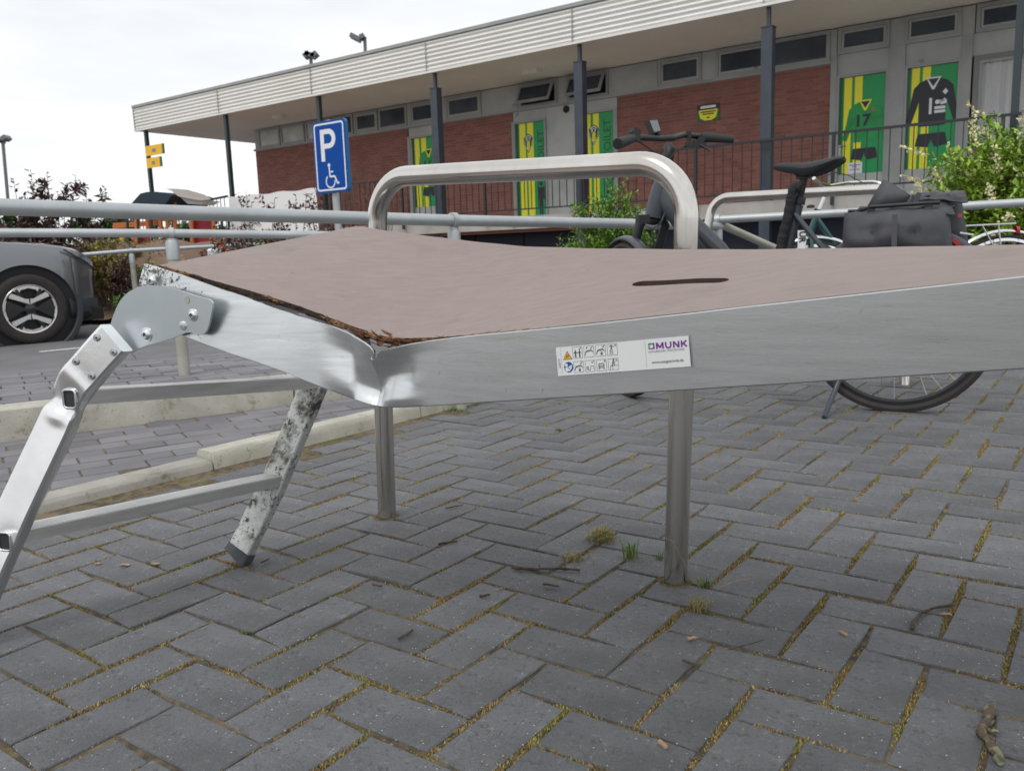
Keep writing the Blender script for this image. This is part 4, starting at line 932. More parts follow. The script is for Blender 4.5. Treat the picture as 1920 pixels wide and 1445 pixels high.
# far stile, mould-stained
cl2 = [(596, 700, 1.865), (590, 720, 1.862), (515, 903, 1.842), (447, 1042, 1.822)]
raw = [at(*p) for p in cl2]; path = []
for a, b in zip(raw, raw[1:]):
    for i in range(10): path.append(a.lerp(b, i/10))
path.append(raw[-1]); lp('mouldy_stile', rect_loft(path, .062, .026, FR), 'alu_mould', 40)['label'] = 'rear ladder stile stained with black and green mould'
d = (raw[-1]-raw[-2]).normalized(); ft = [raw[-1]-d*.020, raw[-1]-d*.006, raw[-1]+d*.012]
lp('foot_cap', rect_loft([ft[0], ft[1], Vector((ft[2].x, ft[2].y, .011))], .066, .030, FR), 'rubber', 40)
lp('foot_cap', rect_loft([Vector((-1.02, 1.44, .05)), Vector((-1.028, 1.438, .010))], .066, .036, FN), 'rubber', 40)
# rungs: ribbed tread on top
def rung(a, b, w=.030, h=.026):
    d = (b-a).normalized(); s = Vector((0, 0, 1)).cross(d).normalized(); s = s if s.y < 0 else -s; up = Vector((0, 0, 1)); prof = [(-w/2, -h)]
    prof += [(-w/2, 0)]
    for k in range(7):
        x = -w/2+.003+(w-.006)*k/6; prof += [(x-.0017, -.0004), (x-.0012, .0022), (x+.0012, .0022), (x+.0017, -.0004)]
    prof += [(w/2, 0), (w/2, -h)]
    mb = MB().grid([[p+s*x+up*z for x, z in prof+prof[:1]] for p in (a, b)]); return mb
R2a, R2b = at(150, 732, 1.52), at(592, 706, 1.862); R1a, R1b = at(40, 990, 1.49), at(522, 889, 1.842)
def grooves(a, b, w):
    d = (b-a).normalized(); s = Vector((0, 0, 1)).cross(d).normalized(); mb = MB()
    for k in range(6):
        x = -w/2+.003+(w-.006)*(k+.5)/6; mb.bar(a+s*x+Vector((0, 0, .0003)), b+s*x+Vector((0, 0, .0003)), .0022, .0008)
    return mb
def treads(a, b, w):
    d = (b-a).normalized(); s = Vector((0, 0, 1)).cross(d).normalized(); mb = MB()
    for k in range(7):
        x = -w/2+.003+(w-.006)*k/6; mb.bar(a+s*x+Vector((0, 0, .0022)), b+s*x+Vector((0, 0, .0022)), .0036, .0014)
    return mb
lp('tread', treads(R2a, R2b, .046), 'alu_rung_lit'); lp('tread', treads(R1a, R1b, .048), 'alu_rung_lit')  # rib tops get the lit copy of the rung metal
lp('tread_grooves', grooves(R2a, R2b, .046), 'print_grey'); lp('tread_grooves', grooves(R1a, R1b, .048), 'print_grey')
lp('rung', rung(R2a, R2b, .046, .024), 'alu_rung_shaded'); lp('rung', rung(R1a-(R1b-R1a)*.02, R1b, .048, .022), 'alu_rung_shaded')
# right-hand ladder leg beyond the frame, standing on the paving
l2 = empty('folding_leg', (0, 0, 0)); l2.parent = pf
e0, e1 = near[-6]-Vector((0, 0, .05)), farc[-6]-Vector((0, 0, .05)); outw = UD*.16
for e in (e0, e1):
    s_ = [e.lerp(Vector((e.x+outw.x, e.y+outw.y, .0)), k/6) for k in range(7)]; make('stile', rect_loft(s_, .058, .028, FN), 'alu_clean', l2, smooth=40)
for k in (.32, .68): make('rung', rung(e0.lerp(Vector((e0.x+outw.x, e0.y+outw.y, 0)), k), e1.lerp(Vector((e1.x+outw.x, e1.y+outw.y, 0)), k)), 'alu_clean', l2)
# scratches and the fine extrusion line on the rail
scr = MB()
def railpt(i, k, off=.0004):
    row = G[min(len(G)-1, max(0, int(i)))]; return row[min(nj, max(0, int(k*nj)))]+OUT*off
for _ in range(80):
    i = random.uniform(RS*3, len(G)-RS*3); k = random.uniform(.06, .95); a = railpt(i, k, .0006); d_ = random.choice((Vector((0, 0, 1)), Vector((.25, -.1, .9)), UD, Vector((.6, -.3, .6))))*random.uniform(.0015, .007)*random.choice((.4, 1, 1)); scr.tube([a, a+d_], random.uniform(.00008, .00028), 4)
o = pp('scratches', scr, 'print_grey'); o['kind'] = 'stuff'
# --- sticker on the side rail
def rail_pt(u, v, off):
    Y = CY(u); return at(u, v, Y)+OUT*off
q = [rail_pt(1043, 650.3, 0), rail_pt(1292, 627.9, 0), rail_pt(1296.5, 686.3, 0), rail_pt(1047.5, 704.6, 0)]   # tl tr br bl
stk = empty('label_sticker', (0, 0, 0)); stk.parent = pf
SX, SY = 1743., 372.     # sticker size in its own drawing units
def sp(x, y, off=.0022):
    a, b = x/SX, y/SY; return (q[0].lerp(q[1], a)).lerp(q[3].lerp(q[2], a), b)+OUT*off
def sf(name, poly, m, lay=1): return make(name, MB().add([sp(x, y, .0022+.00012*lay) for x, y in poly], [tuple(range(len(poly)))]), m, stk, recalc=False)
def sl(mb, pts, w, lay=1):
    for (x0, y0), (x1, y1) in zip(pts, pts[1:]):
        d = math.hypot(x1-x0, y1-y0) or 1; nx, ny = -(y1-y0)/d*w/2, (x1-x0)/d*w/2
        mb.add([sp(x, y, .0022+.00012*lay) for x, y in ((x0-nx, y0-ny), (x1-nx, y1-ny), (x1+nx, y1+ny), (x0+nx, y0+ny))], [(0, 1, 2, 3)])
make('sticker_sheet', MB().grid([[sp(SX*i/8, 0), sp(SX*i/8, SY)] for i in range(9)]), 'sticker', stk, recalc=False)
fr_ = MB(); sl(fr_, [(0, 2), (SX, 2), (SX, SY), (0, SY), (0, 2)], 3); sl(fr_, [(66, 20), (66, 352)], 3); sl(fr_, [(1200, 20), (1200, 352)], 3)
def tx_(body, x, y, size, m, off=.0, rot=0):
    o_ = sp(x, y, .0026); ex = sp(x+10, y)-sp(x, y); ey = sp(x, y-10)-sp(x, y); u_ = ex.length/10
    text('lettering', body, size*u_, m, stk, frame(o_, ex, ey) @ Matrix.Rotation(rot, 4, 'Z'), off, .00002)
BX = [(235+157*c, 22+r*182) for r in range(2) for c in range(4)]
pic = MB(); blk = MB()
for bx, by in BX:
    sl(pic, [(bx, by), (bx+132, by), (bx+132, by+140), (bx, by+140), (bx, by)], 4)
def chk(bx, by, w=7): sl(pic, [(bx+88, by+22), (bx+100, by+34), (bx+120, by+6)], w, 2)
def crs(bx, by): sl(pic, [(bx+98, by+8), (bx+122, by+34)], 5, 2); sl(pic, [(bx+122, by+8), (bx+98, by+34)], 5, 2)
for k, (bx, by) in enumerate(BX): (chk if k in (0, 1, 2, 4, 5) else crs)(bx, by)
def man(cx, cy, h, w=9):
    sl(pic, [(cx, cy-h*.32), (cx, cy+h*.12)], w*1.7, 2); sl(pic, [(cx-h*.28, cy-h*.02), (cx, cy-h*.28), (cx+h*.28, cy-h*.02)], w*.8, 2); sl(pic, [(cx-h*.07, cy+h*.5), (cx-h*.03, cy+h*.1), (cx+h*.03, cy+h*.1), (cx+h*.07, cy+h*.5)], w*.9, 2)
    blk.add([sp(cx+h*.075*math.cos(t), cy-h*.42+h*.075*math.sin(t), .0025) for t in np.linspace(0, 6.28, 10)[:-1]], [tuple(range(9))])
man(BX[0][0]+38, BX[0][1]+82, 96); man(BX[0][0]+94, BX[0][1]+82, 96)
for k in (1, 2, 4): bx, by = BX[k]; sl(pic, [(bx+12, by+112), (bx+30, by+62), (bx+96, by+50), (bx+122, by+82)], 9, 2); sl(pic, [(bx+30, by+74), (bx+98, by+62)], 5, 2)
for k in (2, 4): bx, by = BX[k]; sl(pic, [(bx+66, by+112), (bx+92, by+112)], 24, 2); sl(pic, [(bx+70, by+98), (bx+70, by+86), (bx+88, by+86), (bx+88, by+98)], 5, 2)
bx, by = BX[1]; sl(pic, [(bx+40, by+14), (bx+40, by+34)], 15, 2)
bx, by = BX[3]; sl(pic, [(bx+30, by+132), (bx+44, by+64), (bx+66, by+64), (bx+70, by+132)], 5, 2); [sl(pic, [(bx+34, by+y), (bx+68, by+y)], 4, 2) for y in (84, 102, 118)]
sl(pic, [(bx+56, by+30), (bx+56, by+62)], 13, 2); sl(pic, [(bx+22, by+26), (bx+88, by+32)], 8, 2); blk.add([sp(bx+56+9*math.cos(t), by+18+9*math.sin(t), .0025) for t in np.linspace(0, 6.28, 10)[:-1]], [tuple(range(9))])
bx, by = BX[5]; sl(pic, [(bx+16, by+122), (bx+22, by+74), (bx+44, by+74), (bx+44, by+122), (bx+66, by+122), (bx+76, by+72), (bx+112, by+72), (bx+120, by+122)], 5, 2); [sl(pic, [(bx+20, by+y), (bx+44, by+y)], 4, 2) for y in (90, 106)]
bx, by = BX[6]; sl(pic, [(bx+30, by+124), (bx+30, by+52), (bx+96, by+52), (bx+98, by+124)], 9, 2); sl(pic, [(bx+30, by+80), (bx+96, by+80)], 8, 2); sl(pic, [(bx+34, by+104), (bx+62, by+96), (bx+94, by+106)], 8, 2)
bx, by = BX[7]; sl(pic, [(bx+20, by+136), (bx+28, by+88), (bx+52, by+88), (bx+56, by+136)], 5, 2); sl(pic, [(bx+56, by+88), (bx+128, by+88)], 4, 2); sl(pic, [(bx+68, by+22), (bx+60, by+50), (bx+74, by+60), (bx+80, by+86)], 11, 2); sl(pic, [(bx+60, by+50), (bx+48, by+86)], 9, 2); sl(pic, [(bx+68, by+28), (bx+92, by+54)], 7, 2); blk.add([sp(bx+72+10*math.cos(t), by+12+10*math.sin(t), .0025) for t in np.linspace(0, 6.28, 10)[:-1]], [tuple(range(9))])
make('pictogram', pic, 'print_black', stk, recalc=False); make('pictogram_head', blk, 'print_black', stk, recalc=False); make('ruling', fr_, 'print_grey', stk, recalc=False)
sf('warning_triangle', [(92, 172), (222, 172), (157, 60)], 'print_black'); sf('warning_face', [(103, 166), (211, 166), (157, 72)], 'print_orange', 2)
pm = MB(); sl(pm, [(130, 152), (150, 132), (165, 138), (178, 118)], 9, 3); sl(pm, [(150, 132), (146, 114), (168, 104)], 7, 3); make('pictogram', pm, 'print_black', stk, recalc=False)
sf('blue_disc', [(162+64*math.cos(t), 268+68*math.sin(t)) for t in np.linspace(0, math.tau, 33)[:-1]], 'print_blue')
sf('disc_figure', [(132+20*math.cos(t), 240+20*math.sin(t)) for t in np.linspace(0, math.tau, 17)[:-1]], 'sticker', 2); sf('disc_figure', [(118, 268), (146, 262), (168, 300), (196, 262), (206, 280), (170, 322), (150, 318), (130, 326), (112, 300)], 'sticker', 2)
sf('disc_figure', [(160, 262), (206, 240), (212, 262), (172, 286)], 'sticker', 3)
tx_('019099', 36, 210, 40, 'print_grey', 0, -math.pi/2)
sf('logo_square', [(1240, 55), (1318, 55), (1240, 130)], 'print_green'); sf('logo_square', [(1318, 55), (1318, 130), (1240, 130)], 'print_purple'); sf('logo_inner', [(1260, 76), (1300, 76), (1300, 110), (1278, 116), (1260, 116)], 'sticker', 2)
mk = MB(); x_ = 1346
for seg in ([(x_, 134), (x_, 56)], [(x_+2, 60), (x_+38, 120), (x_+74, 60)], [(x_+76, 134), (x_+76, 56)], [(x_+112, 56), (x_+112, 104), (x_+118, 120), (x_+134, 127), (x_+154, 127), (x_+168, 120), (x_+174, 104), (x_+174, 56)],
            [(x_+210, 134), (x_+210, 56)], [(x_+212, 60), (x_+268, 130)], [(x_+270, 134), (x_+270, 56)], [(x_+306, 134), (x_+306, 56)], [(x_+310, 104), (x_+364, 58)], [(x_+326, 88), (x_+366, 132)]): sl(mk, seg, 20, 2)
make('brand_lettering', mk, 'print_purple', stk, recalc=False); tx_('GÜNZBURGER STEIGTECHNIK', 1460, 160, 33, 'print_grey'); tx_('www.steigtechnik.de', 1466, 290, 47, 'print_black')
# ================================================================== PARKING HOOPS
def hoop(a, b, ta, tb, r, label):
    """ground points a, b; top corner points ta, tb"""
    o = empty('parking_hoop', (a+b)/2, 0, label, 'bicycle hoop', 'stainless parking hoops')
    m = MB().tube(fillet([a-Vector((0, 0, .05)), ta, tb, b-Vector((0, 0, .05))], .105, 12), r, 28)
    make('bent_tube', m, 'stainless', o, smooth=60)
    for p in (a, b): make('contact_soil', MB().lathe(p, (0, 0, 1), [(.0, r*1.35), (.0015, r*1.3), (.0016, r*.9)], 20), 'joint', o)  # thin soil-coloured disc, its dark tone standing in for contact shade
    return o
hoop(g(1265, 1091), g(725, 969), at(1291, 303, 1.60), at(705, 333, 2.1), .0237, 'large stainless steel hoop rising behind the broken platform')
hoop(g(1697, 722), Vector((.93, 4.55, 0)), at(1700, 352, 4.0), at(1337, 371, 4.6), .0237, 'second stainless steel hoop behind the bicycle and its bags')
# ================================================================== TUBE RAILINGS
def ring_fit(par, p, d, r): return make('clamp_ring', MB().lathe(p-d*.012, d, [(0, r*1.04), (0, r*1.38), (.024, r*1.38), (.024, r*1.04)], 20), 'galv_pipe', par, smooth=40)
def railing(label, pts, posts, r, rp, grp='galvanised tube railings', base=None):
    """pts along the rail, posts = [(point index or point, base z)]"""
    o = empty('tube_railing', (pts[0].x, pts[0].y, 0), 0, label, 'railing', grp); make('top_rail', MB().tube(pts, r, 20), 'galv_pipe', o, smooth=60)
    for p, d in posts:
        zb = gz(p.x, p.y)-.05; make('post', MB().tube([Vector((p.x, p.y, zb)), Vector((p.x, p.y, p.z-r*2.3))], rp, 18), 'galv_post', o, smooth=60)
        make('post_sleeve', MB().lathe((p.x, p.y, p.z-r*6.2), (0, 0, 1), [(0, rp), (0, rp*1.14), (r*3.9, rp*1.14), (r*4.6, rp*.95)], 20), 'galv_pipe', o, smooth=40); ring_fit(o, p, d, r)
        make('tee_fitting', MB().tube([Vector((p.x, p.y, p.z-r*2.6)), Vector((p.x, p.y, p.z-r*1.2))], rp*.8, 14), 'galv_pipe', o, smooth=60)
    return o
A0, A1 = at(0, 388, 2.42), at(850, 413.5, 3.62); Ad = (A1-A0).normalized(); Ae = at(1350, 425, 4.75)
railing('thick grey tube rail crossing the left half just above the platform', [A0-Ad*1.5, A0, at(400, 401, 2.86), A1, at(1190, 419.5, 4.3), Ae], [(A1, Ad), (A0-Ad*1.2, Ad)], .0242, .0245)
B0_ = at(1345, 412, 4.75); B1_ = at(1640, 396, 4.5); B2_ = at(1920, 380, 4.25); Bd = (B2_-B0_).normalized()
ro = railing('grey tube rail behind the bicycle bags, running off to the right', [B0_-Bd*.03, B1_, B2_, B2_+Bd*1.5], [(B0_, Bd), (B2_+Bd*1.2, Bd)], .0215, .026)
make('sloping_brace', MB().tube([at(1352, 421, 4.76), at(1445, 462, 5.0), at(1700, 560, 5.6)], .0215, 16), 'galv_post', ro, smooth=60)
C1 = at(321, 437.5, 4.2); C0 = at(0, 436.5, 3.95); C2 = at(640, 441.5, 4.55); Cd = (C2-C0).normalized()
railing('grey tube rail with a ring-topped post left of the platform', [C0-Cd*1.5, C0, C1, C2, C2+Cd*.12], [(C1, Cd), (C0-Cd*1.2, Cd)], .0208, .0285)
D1 = at(246, 470, 9.35); D0 = at(150, 478, 9.25); D2 = at(520, 456, 10.0); Dd = (D2-D0).normalized()
railing('thin low tube rail beside the road, behind the car bumper', [D0-Dd*.3, D0, D1, D2, D2+Dd*.4], [(D1, Dd)], .022, .027)
# ================================================================== PARKING SIGN
sd = empty('parking_sign', (-1.62, 7.5, 0), BRZ, 'blue disabled parking sign with white P and wheelchair symbol on a grey pole', 'road sign')
SP = at(619, 294, 7.5); SM = Matrix(((math.cos(BRZ), 0, math.sin(BRZ), SP.x), (math.sin(BRZ), 0, -math.cos(BRZ), SP.y), (0, 1, 0, SP.z), (0, 0, 0, 1)))
sd.location = (SP.x, SP.y, 0)
def rrect(w, h, r, n=6): return [(x+r*math.cos(t), y+r*math.sin(t)) for x, y, a in ((w/2-r, h/2-r, 0), (-w/2+r, h/2-r, 90), (-w/2+r, -h/2+r, 180), (w/2-r, -h/2+r, 270)) for t in [math.radians(a+90*k/n) for k in range(n+1)]]
def sgn(name, poly, m, z, th=0, par=sd): mb = MB(); fan(mb, poly, SM, z, th); return make(name, mb, m, par)
sgn('sign_box', rrect(.412, .612, .035), 'sign_edge', -.002, .034); sgn('sign_face', rrect(.404, .604, .032), 'sign_blue', 0)
sgn('border', rrect(.375, .575, .028)+rrect(.375, .575, .028)[:1]+(rrect(.345, .545, .018)+rrect(.345, .545, .018)[:1])[::-1], 'sign_white', .0012)
bx_ = -.075
pts = [(bx_-.035, .235), (bx_+.075, .235)]+[(bx_+.075+.082*math.cos(t), .153+.082*math.sin(t)) for t in np.linspace(math.pi/2, -math.pi/2, 14)][1:]+[(bx_+.012, .071), (bx_+.012, -.035), (bx_-.035, -.035)]
inn = [(bx_+.012, .113), (bx_+.07, .113)]+[(bx_+.07+.040*math.cos(t), .153+.040*math.sin(t)) for t in np.linspace(-math.pi/2, math.pi/2, 10)][1:]+[(bx_+.012, .193)]
# letter P as outline with a bridge cut into its bowl
Pp = [(bx_-.035, .235)]+pts[1:-3]+[(bx_+.012, .071), (bx_+.012, .113)]+inn[1:]+[(bx_-.035, .193)]
sgn('letter_P', Pp, 'sign_white', .0014); sgn('letter_P_stem', rect(bx_-.035, bx_+.012, -.035, .1931), 'sign_white', .0014)
def sline(pts2, w, name):
    mb = MB()
    for (x0, y0), (x1, y1) in zip(pts2, pts2[1:]):
        d_ = math.hypot(x1-x0, y1-y0); nx, ny = -(y1-y0)/d_*w/2, (x1-x0)/d_*w/2
        mb.add([SM @ Vector((x, y, .0016)) for x, y in ((x0-nx, y0-ny), (x1-nx, y1-ny), (x1+nx, y1+ny), (x0+nx, y0+ny))], [(0, 1, 2, 3)])
    return make(name, mb, 'sign_white', sd)
sgn('wheelchair_head', circle2(-.02, -.072, .017), 'sign_white', .0016)
sline([(-.02, -.08), (-.016, -.168), (.045, -.168), (.075, -.232), (.095, -.222)], .016, 'wheelchair_figure'); sline([(-.018, -.128), (.028, -.128)], .013, 'wheelchair_figure')
sline([(-.012+.056*math.cos(t), -.208+.054*math.sin(t)) for t in np.linspace(math.radians(128), math.radians(365), 26)], .013, 'wheelchair_wheel')
pb = at(627, 358, 7.56); make('pole', MB().tube([Vector((pb.x+.03, pb.y, -.05)), Vector((pb.x, pb.y, 1.86))], .032, 18), 'galv_pipe', sd, smooth=60)
# ================================================================== CAR (local: x forward, y to its left, z up; origin on the ground under the front right wheel's outer face)
WC = g(70, 640); CAR = Vector((-4.60, 8.04, -.05)); CRZ = math.atan2(.69, .72)
car = empty('parked_car', CAR, CRZ, 'grey crossover car parked by the bank, its front wheel and headlight in view at left', 'car')
def cp(name, mb, m, par=car, smooth=0): return make(name, mb, m, par, world=False, smooth=smooth)
WR = .335; XF = .84; XR = -3.45; WB_ = -2.62; HW = .87
# side profile: outline heights of the upper body along x
TOPZ = [(-3.45, .95), (-3.38, 1.25), (-3.0, 1.50), (-2.4, 1.58), (-1.7, 1.585), (-1.3, 1.52), (-.62, 1.06), (-.4, 1.0), (0, .975), (.3, .95), (.55, .90), (.70, .83), (.80, .74), (.84, .64)]
WST = [(-3.45, .92), (-2.6, 1.0), (-.6, .985), (0, .955), (.3, .925), (.55, .875), (.70, .80), (.80, .70), (.84, .62)]
PLAN = [(-3.45, .70), (-3.2, .82), (-2.4, .87), (.1, .87), (.35, .855), (.52, .82), (.66, .74), (.76, .62), (.82, .46), (.84, .30)]
def botz(x):
    z = .24
    for c in (0, WB_):
        R = .43
        if abs(x-c) < R: z = max(z, WR+math.sqrt(R*R-(x-c)**2)*.985-.005)
    return z
xs_ = sorted(set([round(x, 3) for x in list(np.arange(XR, XF+.001, .035))+[XF, .82, .83]]+[round(c+.43*math.cos(t), 3) for c in (0, WB_) for t in np.linspace(0, math.pi, 25)]))
SX_ = .90
TOPZ, WST, PLAN = [[(x*SX_ if x > 0 else x, z) for x, z in T_] for T_ in (TOPZ, WST, PLAN)]
xs_ = sorted(set(list(xs_)+[round(x*SX_, 4) for x in (.6, .66, .7, .74, .78, .81, .825)])); xs_ = [x for x in xs_ if x <= XF*SX_+1e-6]; XF *= SX_
body = []
for x in xs_:
    zb, zw, zt, hw = botz(x), interp(WST, x), interp(TOPZ, x), interp(PLAN, x); zw = max(zw, zb+.02); zt = max(zt, zw+.002)
    cab = zt-zw > .08; pr_ = []
    for k in range(8):
        t = k/7; z = lerp(zb, zw, t); bulge = .012*math.sin(math.pi*min(1, max(0, (z-.25)/.75))); arch = .018 if abs(x) < .55 or abs(x-WB_) < .55 else 0
        pr_.append((x, -(hw*(.985+.0*t)+bulge-.03*(t**4)+arch*(1-t)*.6), z))
    in_ = hw*(.78 if cab else .86)
    for t in (.33, .66, 1): pr_.append((x, -lerp(hw*.955, in_, t), lerp(zw, zt-.015*cab, (math.sin(t*math.pi/2) if not cab else t))))
    for t in (.5, 1): pr_.append((x, -in_*(1-t), zt+.02*t if cab or x < .3 else zt+.012*t))
    body.append(pr_)
full = [[Vector(p) for p in r]+[Vector((p[0], -p[1], p[2])) for p in r[-2::-1]] for r in body]
bm_ = MB().grid(full); e = len(full[0]); bm_.f.append(tuple((len(full)-1)*e+k for k in range(e))); bm_.f.append(tuple(range(e))[::-1])
for v in range(len(bm_.v)): bm_.v[v] = (bm_.v[v][0], bm_.v[v][1]+HW, bm_.v[v][2])
cp('body', bm_, 'car_paint', smooth=35)
def yo(y): return y+HW      # y measured from the centre line -> local
for c in (0, WB_):
    for sgn_ in (-1, 1):
        y0 = yo(sgn_*.893); n_ = (0, sgn_, 0)
        cp('arch_cladding', MB().lathe((c, y0-sgn_*.03, WR), (0, sgn_, 0), [(-.06, .418), (.030, .418), (.037, .426), (.034, .462), (.012, .476), (-.02, .480)], 40, (math.radians(-14), math.radians(194)) if sgn_ < 0 else (math.radians(-14), math.radians(194)), ref=(1, 0, 0)) if sgn_ > 0 else MB().lathe((c, y0-sgn_*.03, WR), (0, -1, 0), [(-.06, .418), (.030, .418), (.037, .426), (.034, .462), (.012, .476), (-.02, .480)], 40, (math.radians(166), math.radians(374)), ref=(1, 0, 0)), 'car_clad', smooth=40)
    cp('wheel_housing', MB().lathe((c, yo(0), WR), (0, 1, 0), [(-.84, .0), (-.84, .425), (.84, .425), (.84, 0)], 32), 'car_dark')
cp('sill_cladding', MB().span(WB_+.45, -.45, yo(-.90), yo(-.80), .19, .34), 'car_clad'); cp('underside', MB().span(-3.3, .7, yo(-.75), yo(.75), .18, .3), 'car_dark')
# front: lower bumper cladding, grille, lamps
def pf_(x, z, off=0): x = x*SX_; return Vector((x, yo(-(interp(PLAN, x)*.985+.012+off)), z))
bump = MB().grid([[pf_(x, z, o_) for z, o_ in ((.20, -.03), (.24, .012), (.36, .016), (.41, .0))] for x in (.40, .46, .52, .58, .64, .70, .75, .79, .82, .836)]); cp('bumper_cladding', bump, 'car_clad', smooth=60)
cp('bumper_lip', MB().grid([[pf_(x, .19, -.04), pf_(x, .235, .02), pf_(x, .27, .018)] for x in (.40, .5, .6, .7, .78, .83)]), 'car_dark', smooth=60)
cp('headlight', MB().grid([[pf_(x, z1 if k else z0, .004+.004*k) for k in (0, 1)] for x, z0, z1 in ((.40, .885, .905), (.46, .855, .893), (.52, .83, .88), (.58, .80, .865), (.64, .775, .84), (.70, .745, .805), (.75, .715, .765), (.79, .69, .715))]), 'lamp_glass', smooth=60)
cp('headlight_trim', MB().tube([pf_(.40, .89, .006), pf_(.52, .826, .008), pf_(.64, .77, .010), (pf_(.75, .708, .012)), pf_(.80, .68, .012)], .006, 6), 'car_dark')
cp('daytime_lamp', MB().grid([[pf_(x, z0, .012), pf_(x+.012, z1, .012)] for x, z0, z1 in ((.76, .43, .60), (.775, .41, .62), (.79, .43, .64), (.80, .47, .65))]), 'lamp_glass', smooth=60)
cp('lamp_recess', MB().grid([[pf_(x, z0, .009), pf_(x+.012, z1, .009)] for x, z0, z1 in ((.735, .42, .60), (.76, .40, .68), (.79, .40, .70), (.815, .45, .70))]), 'car_dark', smooth=60)
cp('grille', MB().span(XF-.005, XF+.01, yo(-.3), yo(.3), .34, .66), 'car_dark')
cp('side_window', MB().grid([[(x, yo(-.845+.0), 1.0), (x+.0, yo(-.72), 1.46 if x < -1.1 else lerp(1.46, 1.02, (x+1.1)/.45))] for x in (-2.9, -2.4, -1.8, -1.1, -.9, -.68)]), 'car_glass')
cp('bonnet_seam', MB().tube([(.5, yo(-.76), .905), (.2, yo(-.79), .955), (-.3, yo(-.80), .99)], .003, 5), 'car_dark')
def wheel(x, sg):
    y = yo(sg*.885); w = empty('wheel', (x, y, WR)); w.parent = car; q = lambda n_, mb, m, s_=40: make(n_, mb, m, w, world=False, smooth=s_); s = sg
    q('tyre', MB().lathe((0, 0, 0), (0, s, 0), [(-.2, .23), (-.2, .30), (-.185, .328), (-.15, WR), (-.04, WR), (-.012, .328), (.0, .312), (.004, .29), (.0, .25), (-.006, .236), (-.02, .228), (-.2, .228)], 56), 'tyre')
    q('rim', MB().lathe((0, 0, 0), (0, s, 0), [(-.004, .236), (.0, .232), (-.002, .222), (-.03, .215), (-.12, .21)], 48), 'rim_silver'); q('brake_disc', MB().lathe((0, 0, 0), (0, s, 0), [(-.11, .215), (-.11, 0)], 32), 'rim_black')
    def pt(a, r, d): t = math.radians(a); return Vector((r*math.cos(t), s*d, r*math.sin(t)))
    for a in (90, 270):                      # V shaped polished arms, up and down
        for sd_ in (-1, 1):
            q('polished_arm', MB().prism([pt(a+sd_*4, .045, -.002), pt(a+sd_*34, .075, -.002), pt(a+sd_*57, .208, -.001), pt(a+sd_*50, .218, -.001), pt(a+sd_*43, .214, -.001), pt(a+sd_*20, .105, -.002), pt(a+sd_*4, .098, -.002)], (0, -s*.02, 0)), 'rim_silver')
        q('rim_segment', MB().prism([pt(a+k, .224, -.006) for k in range(-36, 37, 6)]+[pt(a+k, r_, -.006) for k, r_ in ((32, .165), (20, .195), (0, .20), (-20, .195), (-32, .165))], (0, -s*.015, 0)), 'rim_silver')
    for a in (0, 180): q('black_blade', MB().prism([pt(a-10, .05, -.014)]+[pt(a+k, .205, -.01) for k in (-26, -15, 0, 15, 26)]+[pt(a+10, .05, -.014)], (0, -s*.02, 0)), 'rim_black'); q('rim_segment', MB().prism([pt(a+k, .224, -.006) for k in range(-24, 25, 6)]+[pt(a+k, .212, -.006) for k in range(24, -25, -6)], (0, -s*.015, 0)), 'rim_silver')
    for a in (60, 120, 240, 300, 0, 180): q('dark_spoke', MB().bar(pt(a, .04, -.03), pt(a, .215, -.03), .03, .05, up=(0, 1, 0)), 'rim_black')
    q('hub_cap', MB().lathe((0, 0, 0), (0, s, 0), [(-.03, .055), (-.008, .05), (-.003, .035), (-.003, 0)], 20), 'rim_black')
for x in (0, WB_):
    for sg in (-1, 1): wheel(x, sg)
